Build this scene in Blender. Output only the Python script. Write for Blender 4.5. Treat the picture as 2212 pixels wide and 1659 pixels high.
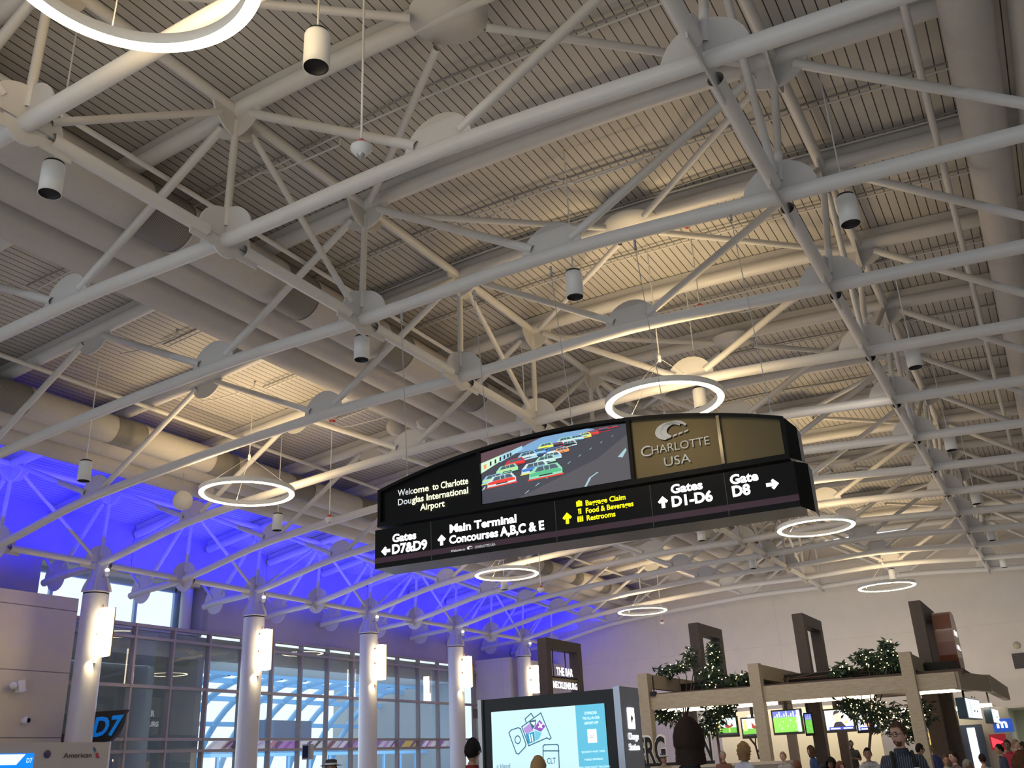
import bpy, bmesh, math, random
from mathutils import Vector, Matrix
random.seed(7)
for o in list(bpy.data.objects): bpy.data.objects.remove(o, do_unlink=True)
SC = bpy.context.scene; COL = SC.collection
# ---------------------------------------------------------------- camera
FPX, CX, CY = 2025.2832, 1106.0, 829.5
FW = Vector((-0.44406639, 0.81249856, 0.37769185)); RT = Vector((0.86767412, 0.49510039, -0.04491343)); UP = Vector((0.22348748, -0.3077689, 0.92484142))
CAM = Vector((0, 0, 1.5))
cd = bpy.data.cameras.new('camera'); cam = bpy.data.objects.new('camera', cd); COL.objects.link(cam); SC.camera = cam
cd.sensor_width = 36; cd.lens = FPX / 2212 * 36; cd.clip_end = 300
cam.matrix_world = Matrix(((RT.x, UP.x, -FW.x, 0), (RT.y, UP.y, -FW.y, 0), (RT.z, UP.z, -FW.z, 1.5), (0, 0, 0, 1)))
# ---------------------------------------------------------------- world, view, large lights
SC.view_settings.view_transform = 'Standard'; SC.view_settings.look = 'None'
SC.view_settings.gamma = 1; SC.view_settings.use_curve_mapping = False; SC.view_settings.exposure = 0.0
W = bpy.data.worlds.new('sky'); SC.world = W; W.use_nodes = True
bg = W.node_tree.nodes['Background']; bg.inputs[0].default_value = (0.80, 0.92, 1.0, 1); bg.inputs[1].default_value = 1.35
def area(name, loc, target, sx, sy, power, color=(1, 1, 1), spread=180):
    l = bpy.data.lights.new(name, 'AREA'); l.shape = 'RECTANGLE'; l.size = sx; l.size_y = sy; l.energy = power; l.color = color; l.spread = math.radians(spread)
    o = bpy.data.objects.new(name, l); COL.objects.link(o); o.location = loc
    o.rotation_euler = (Vector(target) - Vector(loc)).to_track_quat('-Z', 'Y').to_euler(); return o
# daylight entering through the glazed end behind the photographer, plus unseen added fills
XL0 = -25.3
area('daylight_behind', (-7, -7.4, 3.6), (-7, 10, 6.5), 30, 5.5, 330, (0.80, 0.88, 1.0))
area('hall_down_fill', (-6, 20, 9.0), (-6, 20, 0), 26, 52, 500, (0.74, 0.85, 1.0))  # unseen overhead fill, added to lift the general brightness and chord tops
area('ceiling_up_fill', (-7, 22, 4.0), (-7, 22, 12), 26, 50, 370, (1.0, 0.90, 0.82))  # added upward fill with no fixture, brightens deck and truss undersides
area('gallery_rib_fill', (XL0 - .35, 32, 3.0), (-33, 32, 3.6), 15, 4.5, 330, (0.62, 0.82, 1.0))  # fill lamp added outside the glass to brighten the vault ribs
area('pergola_front_fill', (-8, 19.5, 7.6), (-7.5, 27, 2.6), 12, 2, 190, (1.0, 0.90, 0.76), 120)  # unseen lamp added to brighten the dark pergola front
area('end_wall_fill', (-8, 38.5, 3.6), (-8, 46.6, 4.6), 16, 1.0, 270, (1.0, 0.93, 0.84))  # unseen lamp added above the canopy to brighten the end wall
area('daylight_left', (-25.1, 27, 3.2), (-12, 27, 4.0), 14, 4.0, 260, (0.72, 0.86, 1.0))
# blue wash lighting along the left wall
for k in range(5):
    area('blue_wash', (-22.2, 14.5 + 7.4 * k, 8.25), (-25.3, 14.5 + 7.4 * k, 9.7), 7.0, 0.2, 340, (0.0, 0.0, 1.0), 95)
    area('blue_wash_up', (-20.75, 14.5 + 7.4 * k, 8.5), (-22.6, 14.5 + 7.4 * k, 9.9), 7.0, 0.2, 230, (0.0, 0.0, 1.0), 100)
# ---------------------------------------------------------------- helpers
S = 3.05; TY0 = 1.63318202
def YT(t): return (t + TY0) * S
def ray(x, y): return FW + RT * ((x - CX) / FPX) - UP * ((y - CY) / FPX)
def at(x, y, X=None, Y=None, Z=None, D=None):
    d = ray(x, y)
    if X is not None: k = X / d.x
    elif Y is not None: k = Y / d.y
    elif Z is not None: k = (Z - 1.5) / d.z
    else: k = D
    return CAM + d * k
def tag(o, label=None, cat=None, group=None, kind=None):
    if label: o['label'] = label
    if cat: o['category'] = cat
    if group: o['group'] = group
    if kind: o['kind'] = kind
    return o
ORG = {}
def thing(name, label, cat, loc=(0, 0, 0), group=None):
    o = bpy.data.objects.new(name, None); COL.objects.link(o); o.location = loc; o.empty_display_size = .1
    ORG[o.name] = Vector(loc); return tag(o, label, cat, group)
class MB:
    def __init__(s): s.v = []; s.f = []; s.m = []; s.sm = []
    def add(s, vs, fs, mi=0, smooth=False):
        b = len(s.v); s.v += [tuple(v) for v in vs]
        for f in fs: s.f.append([b + i for i in f]); s.m.append(mi); s.sm.append(smooth)
        return s
    def box(s, c, d, mi=0, R=None):
        x, y, z = d[0] / 2, d[1] / 2, d[2] / 2
        vs = [Vector((i * x, j * y, k * z)) for i in (-1, 1) for j in (-1, 1) for k in (-1, 1)]
        if R is not None: vs = [R @ v for v in vs]
        c = Vector(c); return s.add([v + c for v in vs], [(0, 1, 3, 2), (4, 6, 7, 5), (0, 4, 5, 1), (2, 3, 7, 6), (0, 2, 6, 4), (1, 5, 7, 3)], mi)
    def bx(s, a, b, mi=0):
        return s.box([(a[i] + b[i]) / 2 for i in range(3)], [abs(b[i] - a[i]) for i in range(3)], mi)
    def tube(s, pts, r, n=12, mi=0, caps=False, r1=None):
        pts = [Vector(p) for p in pts]; rings = []; up = None
        for i, p in enumerate(pts):
            d = (pts[min(i + 1, len(pts) - 1)] - pts[max(i - 1, 0)]).normalized()
            if up is None:
                up = Vector((0, 0, 1)) if abs(d.z) < .9 else Vector((1, 0, 0))
            a = d.cross(up).normalized(); b = a.cross(d).normalized(); up = b
            rr = r if r1 is None else r + (r1 - r) * i / (len(pts) - 1)
            rings.append([p + (a * math.cos(2 * math.pi * k / n) + b * math.sin(2 * math.pi * k / n)) * rr for k in range(n)])
        vs = [v for R in rings for v in R]; fs = []
        for i in range(len(rings) - 1):
            for k in range(n):
                k2 = (k + 1) % n; fs.append((i * n + k, i * n + k2, (i + 1) * n + k2, (i + 1) * n + k))
        s.add(vs, fs, mi, True)
        if caps: s.add(rings[0], [tuple(range(n))], mi); s.add(rings[-1], [tuple(reversed(range(n)))], mi)
        return s
    def lathe(s, c, prof, n=24, mi=0, axis=None):
        c = Vector(c); vs = []; Q = Vector(axis).to_track_quat('Z', 'X').to_matrix() if axis else Matrix.Identity(3)
        for (r, z) in prof:
            for k in range(n): vs.append(c + Q @ Vector((r * math.cos(2 * math.pi * k / n), r * math.sin(2 * math.pi * k / n), z)))
        fs = [(i * n + k, i * n + (k + 1) % n, (i + 1) * n + (k + 1) % n, (i + 1) * n + k) for i in range(len(prof) - 1) for k in range(n)]
        return s.add(vs, fs, mi, True)
    def prism(s, poly, n, th, mi=0, mi_side=None):
        n = Vector(n).normalized() * th / 2; k = len(poly); P = [Vector(p) for p in poly]
        vs = [p + n for p in P] + [p - n for p in P]
        s.add(vs, [tuple(range(k)), tuple(range(2 * k - 1, k - 1, -1))], mi)
        return s.add(vs, [(i, k + i, k + (i + 1) % k, (i + 1) % k) for i in range(k)], mi if mi_side is None else mi_side)
    def sphere(s, c, r, n=12, m=8, mi=0):
        if not hasattr(r, '__len__'): r = (r, r, r)
        vs = []; c = Vector(c)
        for i in range(m + 1):
            t = math.pi * i / m
            for k in range(n): p = 2 * math.pi * k / n; vs.append(c + Vector((r[0] * math.sin(t) * math.cos(p), r[1] * math.sin(t) * math.sin(p), r[2] * math.cos(t))))
        return s.add(vs, [(i * n + k, (i + 1) * n + k, (i + 1) * n + (k + 1) % n, i * n + (k + 1) % n) for i in range(m) for k in range(n)], mi, True)
    def build(s, name, mats, parent=None, org=None):
        me = bpy.data.meshes.new(name)
        if parent is not None: O = ORG[parent.name]
        elif org is not None: O = Vector(org)
        else:
            O = Vector(((min(v[0] for v in s.v) + max(v[0] for v in s.v)) / 2, (min(v[1] for v in s.v) + max(v[1] for v in s.v)) / 2, min(v[2] for v in s.v)))
        me.from_pydata([tuple(Vector(v) - O) for v in s.v], [], s.f)
        if not isinstance(mats, (list, tuple)): mats = [mats]
        for m in mats: me.materials.append(m)
        me.polygons.foreach_set('material_index', s.m); me.polygons.foreach_set('use_smooth', s.sm)
        bm = bmesh.new(); bm.from_mesh(me); bmesh.ops.recalc_face_normals(bm, faces=bm.faces); bm.to_mesh(me); bm.free()
        o = bpy.data.objects.new(name, me); COL.objects.link(o)
        if parent is not None: o.parent = parent
        else: o.location = O
        ORG[o.name] = O; return o
def part(name, mb, mat, parent, label=None):
    o = mb.build(name, mat, parent)
    if label: o['label'] = label
    return o
def copy_tree(o, parent=None):
    c = o.copy(); COL.objects.link(c); c.parent = parent; ORG[c.name] = ORG[o.name].copy()
    for ch in list(o.children): copy_tree(ch, c)
    return c
# ---------------------------------------------------------------- materials
def mat(name, col, rough=.5, metal=0, emit=None, es=0, noise=0, nscale=20, bump=0, spec=.5, coat=0):
    m = bpy.data.materials.new(name); m.use_nodes = True; N = m.node_tree.nodes; L = m.node_tree.links; b = N['Principled BSDF']
    b.inputs['Base Color'].default_value = (*col, 1); b.inputs['Roughness'].default_value = rough; b.inputs['Metallic'].default_value = metal
    b.inputs['Specular IOR Level'].default_value = spec
    if coat: b.inputs['Coat Weight'].default_value = coat
    if emit: b.inputs['Emission Color'].default_value = (*emit, 1); b.inputs['Emission Strength'].default_value = es
    tc = N.new('ShaderNodeTexCoord'); nz = N.new('ShaderNodeTexNoise'); nz.inputs['Scale'].default_value = nscale; L.new(tc.outputs['Object'], nz.inputs['Vector'])
    if noise:
        mx = N.new('ShaderNodeMix'); mx.data_type = 'RGBA'; L.new(nz.outputs['Fac'], mx.inputs['Factor'])
        mx.inputs['A'].default_value = (*[c * (1 - noise) for c in col], 1); mx.inputs['B'].default_value = (*[min(1, c * (1 + noise)) for c in col], 1)
        L.new(mx.outputs['Result'], b.inputs['Base Color'])
    if bump:
        bp = N.new('ShaderNodeBump'); bp.inputs['Strength'].default_value = bump; L.new(nz.outputs['Fac'], bp.inputs['Height']); L.new(bp.outputs['Normal'], b.inputs['Normal'])
    return m
def lines_mat(name, col, dark, axis, period, width, offset=0, rough=.6, axis2=None, period2=1, width2=0, offset2=0):
    """a panelled surface: dark joints at regular distances along one or two object axes"""
    m = mat(name, col, rough); N = m.node_tree.nodes; L = m.node_tree.links; b = N['Principled BSDF']
    tc = N.new('ShaderNodeTexCoord'); sp = N.new('ShaderNodeSeparateXYZ'); L.new(tc.outputs['Object'], sp.inputs[0])
    def joint(ax, per, wid, off):
        a = N.new('ShaderNodeMath'); a.operation = 'ADD'; L.new(sp.outputs[ax], a.inputs[0]); a.inputs[1].default_value = 1000 * per - off
        d = N.new('ShaderNodeMath'); d.operation = 'DIVIDE'; L.new(a.outputs[0], d.inputs[0]); d.inputs[1].default_value = per
        f = N.new('ShaderNodeMath'); f.operation = 'FRACT'; L.new(d.outputs[0], f.inputs[0])
        l = N.new('ShaderNodeMath'); l.operation = 'LESS_THAN'; L.new(f.outputs[0], l.inputs[0]); l.inputs[1].default_value = wid / per
        return l.outputs[0]
    j = joint(axis, period, width, offset)
    if axis2 is not None:
        j2 = joint(axis2, period2, width2, offset2); mm = N.new('ShaderNodeMath'); mm.operation = 'MAXIMUM'; L.new(j, mm.inputs[0]); L.new(j2, mm.inputs[1]); j = mm.outputs[0]
    nz = N.new('ShaderNodeTexNoise'); nz.inputs['Scale'].default_value = 1.7; L.new(tc.outputs['Object'], nz.inputs['Vector'])
    c0 = N.new('ShaderNodeMix'); c0.data_type = 'RGBA'; L.new(nz.outputs['Fac'], c0.inputs['Factor'])
    c0.inputs['A'].default_value = (*[c * .94 for c in col], 1); c0.inputs['B'].default_value = (*[c * 1.06 for c in col], 1)
    mx = N.new('ShaderNodeMix'); mx.data_type = 'RGBA'; L.new(j, mx.inputs['Factor']); L.new(c0.outputs['Result'], mx.inputs['A']); mx.inputs['B'].default_value = (*dark, 1)
    L.new(mx.outputs['Result'], b.inputs['Base Color']); return m
def glow(name, col, s):
    m = bpy.data.materials.new(name); m.use_nodes = True; N = m.node_tree.nodes; b = N['Principled BSDF']
    b.inputs['Base Color'].default_value = (*[min(c, .8) for c in col], 1); b.inputs['Emission Color'].default_value = (*col, 1); b.inputs['Emission Strength'].default_value = s
    return m
def glass(name, tint, refl):
    m = bpy.data.materials.new(name); m.use_nodes = True; N = m.node_tree.nodes; L = m.node_tree.links
    for n in list(N): N.remove(n)
    out = N.new('ShaderNodeOutputMaterial'); t = N.new('ShaderNodeBsdfTransparent'); g = N.new('ShaderNodeBsdfGlossy'); mx = N.new('ShaderNodeMixShader')
    t.inputs[0].default_value = (*tint, 1); g.inputs['Roughness'].default_value = 0.0; g.inputs['Color'].default_value = (1, 1, 1, 1)
    fr = N.new('ShaderNodeLayerWeight'); fr.inputs[0].default_value = .5; pw = N.new('ShaderNodeMath'); pw.operation = 'POWER'; pw.inputs[1].default_value = 3.5; L.new(fr.outputs['Facing'], pw.inputs[0])
    ml = N.new('ShaderNodeMath'); ml.operation = 'MULTIPLY_ADD'; ml.inputs[1].default_value = .8; ml.inputs[2].default_value = refl
    L.new(pw.outputs[0], ml.inputs[0]); L.new(ml.outputs[0], mx.inputs[0]); L.new(t.outputs[0], mx.inputs[1]); L.new(g.outputs[0], mx.inputs[2]); L.new(mx.outputs[0], out.inputs[0]); return m
M = {}
M['tube'] = mat('white_steel_paint', (.60, .58, .56), .42, noise=.04, nscale=6)
M['plate'] = mat('white_plate_paint', (.56, .54, .52), .5, noise=.04, nscale=6)
M['column'] = mat('column_paint', (.60, .58, .55), .38, noise=.03)
M['duct'] = mat('duct_fabric', (.50, .47, .44), .75, noise=.06, nscale=9, bump=.08)
M['grille'] = lines_mat('duct_grille', (.24, .225, .21), (.12, .11, .10), 'Y', .03, .012)
M['deck'] = lines_mat('acoustic_deck', (.50, .47, .435), (.035, .03, .028), 'X', .152, .017, rough=.55)
M['black'] = mat('black_gloss', (.007, .007, .0075), .25, spec=.22)
M['matblack'] = mat('black_matt', (.01, .01, .01), .8)
M['baffle'] = mat('dark_baffle', (.012, .010, .011), .6)
M['white'] = mat('white_plastic', (.75, .75, .73), .4)
M['red'] = mat('red_plastic', (.55, .03, .03), .4)
M['lamp'] = glow('ring_diffuser', (1.0, .80, .52), 15.0)
M['lamp_up'] = glow('ring_uplight', (1.0, .74, .38), 115.0)
M['sconce'] = glow('sconce_diffuser', (1.0, .82, .55), 11)
M['bronze'] = mat('bronze_trim', (.30, .22, .17), .45, metal=.3)
M['steel'] = mat('grey_steel', (.45, .45, .46), .35, metal=.6)
M['alu'] = mat('anodised_mullion', (.36, .32, .30), .45, metal=.2)
M['wall'] = lines_mat('cream_wall', (.64, .59, .53), (.52, .48, .42), 'X', 6.1, .02, .6, .7, 'Z', 3.4, .015, 2.9)
M['wall_left'] = lines_mat('upper_left_wall', (.42, .38, .36), (.2, .18, .17), 'Y', 6.1, .03, 1.9, .7)
M['panel'] = lines_mat('beige_panel', (.68, .59, .41), (.2, .17, .14), 'Z', 1.70, .025, 2.78, .5)
M['plaster'] = mat('plaster', (.55, .54, .52), .7)
M['soffit'] = mat('soffit', (.30, .33, .37), .7)
M['extgrey'] = mat('exterior_grey', (.36, .41, .44), .7, noise=.05)
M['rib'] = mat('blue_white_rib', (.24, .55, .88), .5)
M['glass'] = glass('clear_glass', (.96, .98, .99), .05)
M['floor'] = mat('terrazzo', (.55, .52, .47), .25, noise=.15, nscale=60)
M['wood_pale'] = None
M['darkwood'] = mat('dark_timber', (.060, .042, .036), .6, noise=.3, nscale=8)
def wood(name, a, b, sc=(2, 14, 14)):
    m = mat(name, a, .65); N = m.node_tree.nodes; L = m.node_tree.links; bs = N['Principled BSDF']
    tc = N.new('ShaderNodeTexCoord'); mp = N.new('ShaderNodeMapping'); mp.inputs['Scale'].default_value = sc; L.new(tc.outputs['Object'], mp.inputs[0])
    nz = N.new('ShaderNodeTexNoise'); nz.inputs['Scale'].default_value = 3; nz.inputs['Detail'].default_value = 6; L.new(mp.outputs[0], nz.inputs[0])
    mx = N.new('ShaderNodeMix'); mx.data_type = 'RGBA'; L.new(nz.outputs['Fac'], mx.inputs['Factor']); mx.inputs['A'].default_value = (*a, 1); mx.inputs['B'].default_value = (*b, 1)
    L.new(mx.outputs['Result'], bs.inputs['Base Color']); return m
M['wood_pale'] = wood('weathered_timber', (.26, .21, .15), (.50, .43, .32))
M['leaf'] = mat('leaf_green', (.025, .055, .03), .6, noise=.5, nscale=30)
M['bark'] = mat('bark', (.10, .06, .04), .8)
M['fairy'] = glow('fairy_light', (1.0, .78, .38), 9)
M['led'] = glow('led_strip', (1.0, .80, .55), 12)
M['txt_white'] = glow('sign_white', (1, 1, 1), 2.2)
M['txt_cream'] = glow('sign_cream', (.92, .92, .62), 1.05)
M['txt_pale'] = glow('sign_pale', (.62, .66, .64), .8)
M['txt_yellow'] = glow('sign_yellow', (1, .92, .0), 1.3)
M['purple'] = mat('sign_purple', (.085, .030, .055), .35)
M['silver'] = mat('brushed_letters', (.42, .47, .55), .22, metal=.9)
M['bronzepanel'] = mat('brushed_dark_panel', (.17, .14, .08), .27, metal=.9)
def flatmat(c, s=1.0, n='screen'): return glow(n, c, s)
# ---------------------------------------------------------------- text
def text_poly(s, bold=0.0, res=3):
    cu = bpy.data.curves.new('t', 'FONT'); cu.body = s; cu.resolution_u = res; cu.offset = bold; cu.fill_mode = 'FRONT'
    ob = bpy.data.objects.new('t', cu); COL.objects.link(ob)
    dg = bpy.context.evaluated_depsgraph_get(); me = bpy.data.meshes.new_from_object(ob.evaluated_get(dg))
    vs = [tuple(v.co) for v in me.vertices]; fs = [tuple(p.vertices) for p in me.polygons]
    bpy.data.objects.remove(ob); bpy.data.meshes.remove(me); bpy.data.curves.remove(cu); return vs, fs
def text_into(mb, s, frame, u0, u1, v0, cap, off, bold=0.0, mi=0, shear=0.0, th=0.0, capref=.72):
    """text between u0 and u1 on the baseline v0 of a plane frame=(origin, U, V, N)"""
    vs, fs = text_poly(s, bold); O, U, V, Nn = frame
    x0 = min(v[0] for v in vs); x1 = max(v[0] for v in vs); k = cap / capref; kx = (u1 - u0) / max(1e-6, x1 - x0)
    P = [O + U * (u0 + (v[0] - x0) * kx + shear * v[1] * k) + V * (v0 + v[1] * k) + Nn * off for v in vs]
    mb.add(P, fs, mi)
    return mb
def poly_into(mb, pts, frame, off, mi=0):
    O, U, V, Nn = frame; P = [O + U * p[0] + V * p[1] + Nn * off for p in pts]; mb.add(P, [tuple(range(len(P)))], mi); return mb
def rect(u0, v0, u1, v1): return [(u0, v0), (u1, v0), (u1, v1), (u0, v1)]
def arrow(cx, cy, r, ang, w=.30):
    """a fat arrow drawn as a polygon of three strokes"""
    ca, sa = math.cos(ang), math.sin(ang); T = lambda p: (cx + p[0] * ca - p[1] * sa, cy + p[0] * sa + p[1] * ca)
    h = w * r; out = []
    out.append([T(p) for p in ((-r, -h), (.62 * r, -h), (.62 * r, h), (-r, h))])
    out.append([T(p) for p in ((r, 0), (.12 * r, .88 * r), (-.22 * r, .54 * r), (.34 * r, 0))])
    out.append([T(p) for p in ((r, 0), (.34 * r, 0), (-.22 * r, -.54 * r), (.12 * r, -.88 * r))])
    return out
# ================================================================ SETTING
B = [(-25.2, 7.05), (-24.67, 7.13), (-22.82, 7.28), (-19.27, 7.95), (-12.24, 8.46), (-8.84, 8.47), (-5.27, 8.55), (-1.87, 8.33), (1.7, 8.10), (8.7, 7.5), (12.2, 6.95), (13.2, 6.8)]
U = [(-25.2, 9.05), (-22.7, 9.43), (-15.77, 10.14), (-8.80, 10.68), (-5.07, 10.68), (-1.65, 10.50), (5.2, 9.95), (12.2, 9.2), (13.2, 9.05)]
def curve(P, n=6):
    out = []
    for i in range(len(P) - 1):
        p0 = P[max(i - 1, 0)]; p1 = P[i]; p2 = P[i + 1]; p3 = P[min(i + 2, len(P) - 1)]
        for k in range(n):
            t = k / n; h1 = 2 * t**3 - 3 * t**2 + 1; h2 = t**3 - 2 * t**2 + t; h3 = -2 * t**3 + 3 * t**2; h4 = t**3 - t**2
            m1 = (p2[1] - p0[1]) / (p2[0] - p0[0]) * (p2[0] - p1[0]); m2 = (p3[1] - p1[1]) / (p3[0] - p1[0]) * (p2[0] - p1[0])
            out.append((p1[0] + (p2[0] - p1[0]) * t, h1 * p1[1] + h2 * m1 + h3 * p2[1] + h4 * m2))
    return out + [P[-1]]
def zt(x):
    for a, b in zip(UC, UC[1:]):
        if a[0] <= x <= b[0]: return a[1] + (b[1] - a[1]) * (x - a[0]) / (b[0] - a[0])
    return UC[-1][1]
UC = curve(U, 5); BC = curve(B, 4)
Y0, Y1 = -8.0, 46.6
XL, XR = -25.3, 13.3
mb = MB(); prof = [(XL - 1.3, UC[0][1] + .22)] + [(x, z + .30) for x, z in UC] + [(XR + .3, UC[-1][1] + .3)]
prof = [(XL - 1.3, prof[1][1])] + prof[1:]
mb.add([(x, Y0, z) for x, z in prof] + [(x, Y1 + .3, z) for x, z in prof] + [(x, Y0, z + .15) for x, z in prof] + [(x, Y1 + .3, z + .15) for x, z in prof],
       [(i, i + 1, len(prof) + i + 1, len(prof) + i) for i in range(len(prof) - 1)] + [(2 * len(prof) + i, 3 * len(prof) + i, 3 * len(prof) + i + 1, 2 * len(prof) + i + 1) for i in range(len(prof) - 1)])
tag(mb.build('ceiling', M['deck'], org=(0, 0, 0)), kind='structure')
tag(MB().bx((XL - 9, Y0 - 6, -.1), (XR + 3, Y1 + 14, 0)).build('floor', M['floor'], org=(0, 0, 0)), kind='structure')
# far end wall with the corridor opening at its right
mb = MB(); OX0, OX1, OZ = -2.75, 6.0, 2.85
mb.bx((XL - .3, Y1, 0), (OX0, Y1 + .3, 10.9)).bx((OX1, Y1, 0), (XR, Y1 + .3, 10.9)).bx((OX0, Y1, OZ), (OX1, Y1 + .3, 10.9))
tag(mb.build('wall_far', M['wall'], org=(0, 0, 0)), kind='structure')
mb = MB(); mb.bx((OX0 - .2, Y1 + .3, 0), (OX0, Y1 + 10, OZ + .3)).bx((OX1, Y1 + .3, 0), (OX1 + .2, Y1 + 10, OZ + .3)).bx((OX0, Y1 + 9.8, 0), (OX1, Y1 + 10, OZ + .3)).bx((OX0, Y1 + .3, OZ + .15), (OX1, Y1 + 10, OZ + .35))
tag(mb.build('wall_corridor', mat('corridor_wall', (.5, .52, .45), .7), org=(0, 0, 0)), kind='structure')
area('corridor_light', (1, Y1 + 5, OZ), (1, Y1 + 5, 0), 5, 6, 120, (1, .97, .85))
tag(MB().bx((XR, Y0, 0), (XR + .3, Y1, 10.0)).build('wall_right', M['wall'], org=(0, 0, 0)), kind='structure')
# wall behind the photographer, with its glazed opening
mb = MB(); mb.bx((XL, Y0 - .3, 6.6), (XR, Y0, 11)).bx((XL, Y0 - .3, 0), (-22.5, Y0, 6.6)).bx((8.5, Y0 - .3, 0), (XR, Y0, 6.6)).bx((-22.5, Y0 - .3, 0), (8.5, Y0, .6))
tag(mb.build('wall_back', M['wall'], org=(0, 0, 0)), kind='structure')
# left wall: solid upper part with the clerestory recess, curtain wall below
RZ0, RZ1 = 6.24, 7.78; RY0, RY1 = 17.1, 23.6
mb = MB(); mb.bx((XL - .25, Y0, RZ1), (XL, Y1, 9.35)).bx((XL - .25, Y0, RZ0), (XL, RY0, RZ1)).bx((XL - .25, RY1, RZ0), (XL, Y1, RZ1)).bx((XL - .25, Y0, 0), (XL, 16.4, RZ0)).bx((XL - .25, 41.3, 0), (XL, Y1, RZ0))
tag(mb.build('wall_left', M['wall_left'], org=(0, 0, 0)), kind='structure')
mb = MB(); mb.bx((XL - 1.05, RY0, RZ1), (XL - .25, RY1, RZ1 + .1)).bx((XL - 1.05, RY1, RZ0), (XL - .25, RY1 + .15, RZ1)).bx((XL - 1.05, RY0 - .15, RZ0), (XL - .25, RY0, RZ1)).bx((XL - 1.05, RY0, RZ0 - .12), (XL - .25, RY1, RZ0))
tag(mb.build('wall_recess', M['plaster'], org=(0, 0, 0)), kind='structure')
w = tag(MB().bx((XL - 1.03, RY0, RZ0), (XL - 1.01, RY1 - .65, RZ1 - .12)).build('window_1', M['glass'], org=(XL, RY0, RZ0)), kind='structure')
fr = MB(); ym = RY1 - .62
for y in (RY0 + .03, 18.2, 21.35, ym): fr.bx((XL - 1.08, y - .05, RZ0), (XL - .96, y + .05, RZ1))
fr.bx((XL - 1.08, RY0, RZ1 - .16), (XL - .96, ym, RZ1)).bx((XL - 1.08, RY0, RZ0), (XL - .96, ym, RZ0 + .06)).bx((XL - 1.05, ym, RZ0), (XL - .98, RY1, RZ1))
part('window_frame', fr, mat('pale_frame', (.42, .58, .66), .5), w)
# curtain wall
CY0, CY1 = 16.4, 41.3
mull = [17.35, 18.86] + [20.63 + 1.553 * k for k in range(14)]
gl = tag(MB().bx((XL - .05, CY0, 0), (XL - .035, CY1, RZ0)).build('window_2', M['glass'], org=(XL, CY0, 0)), kind='structure')
for y in mull:
    if y < CY1: part('mullion', MB().bx((XL - .1, y - .035, 0), (XL + .09, y + .035, RZ0)), M['alu'], gl)
for z, h in ((6.21, .05), (5.84, .045), (4.36, .05), (2.80, .045), (2.45, .045)):
    part('transom', MB().bx((XL - .1, CY0, z - h), (XL + .075, CY1, z + h)), M['alu'], gl)
# coloured art glass band behind the transoms
gb = MB(); cols = [(.30, .12, .55), (.52, .25, .75), (.60, .62, .85), (.14, .08, .28), (.70, .45, .70), (.10, .10, .13), (.66, .5, .10), (.55, .2, .35), (.78, .80, .92)]
y = 24.0; k = 0
random.seed(3)
while y < 41:
    wdt = random.choice((.09, .12, .2, .3)); sh = .35; c = random.choice((0, 0, 1, 1, 2, 2, 3, 4, 5, 8, 8, 7)) if not 34.6 < y < 36.2 else random.choice((6, 6, 3))
    P = [(XL - .12, y, 2.50), (XL - .12, y + wdt, 2.50), (XL - .12, y + wdt + sh, 2.75), (XL - .12, y + sh, 2.75)]
    gb.prism(P, (1, 0, 0), .01, c); y += wdt
tag(gb.build('art_glass_band', [mat('art_glass_%d' % i, c, .3, emit=c, es=.35) for i, c in enumerate(cols)]), 'band of slanting purple, white and yellow coloured glass along the curtain wall', 'glass artwork')
# gallery outside the curtain wall
mb = MB(); mb.bx((XL - 2.6, 16.2, 5.35), (XL - .25, 42.5, 6.1)).bx((XL - 2.9, CY0 - .3, 0), (XL - 2.7, 23.75, 5.35)).bx((XL - 8, 23.55, 0), (XL - .25, 23.8, 6.1)).bx((XL - 8, 40.0, 0), (XL - .25, 40.2, 5.6))
tag(mb.build('wall_gallery', M['extgrey'], org=(0, 0, 0)), kind='structure')
rb = thing('glazed_vault', 'pale blue curved glazed vault with arching ribs, seen through the curtain wall', 'vault', (XL - 5, 32, 0))
def vault(a): return (XL - 2.5 - 5.0 * math.sin(a), 5.3 * math.cos(a) + .02)
for k in range(12):
    y = 24.3 + 1.45 * k
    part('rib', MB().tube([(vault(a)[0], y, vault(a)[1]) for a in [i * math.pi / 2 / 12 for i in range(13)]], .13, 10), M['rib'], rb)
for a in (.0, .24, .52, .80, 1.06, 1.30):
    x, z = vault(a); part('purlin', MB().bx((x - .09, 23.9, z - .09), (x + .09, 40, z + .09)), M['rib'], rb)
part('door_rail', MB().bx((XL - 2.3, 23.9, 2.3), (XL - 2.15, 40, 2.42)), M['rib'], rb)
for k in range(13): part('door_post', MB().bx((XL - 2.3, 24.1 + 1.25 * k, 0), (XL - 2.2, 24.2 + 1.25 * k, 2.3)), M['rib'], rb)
tag(MB().box((XL - 3.6, 31.5, 3.35), (.15, 3.4, .75)).build('departure_board', mat('board_blue', (.05, .09, .17), .5)), 'dark blue overhead board with small white arrows, behind the curtain wall', 'sign')
tag(MB().box((XL - 2.55, 18.9, 3.35), (.1, 1.1, .55)).build('wall_screen', mat('board_dark', (.05, .07, .09), .3)), 'dark screen on the grey wall behind the curtain glass beside the gate sign', 'screen')
# recess column
tag(MB().tube([(XL - .62, 23.15, 6.0), (XL - .62, 23.15, 7.85)], .2, 20).build('recess_column', M['column']), 'short round pale column beside the high clerestory window', 'column')
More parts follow.
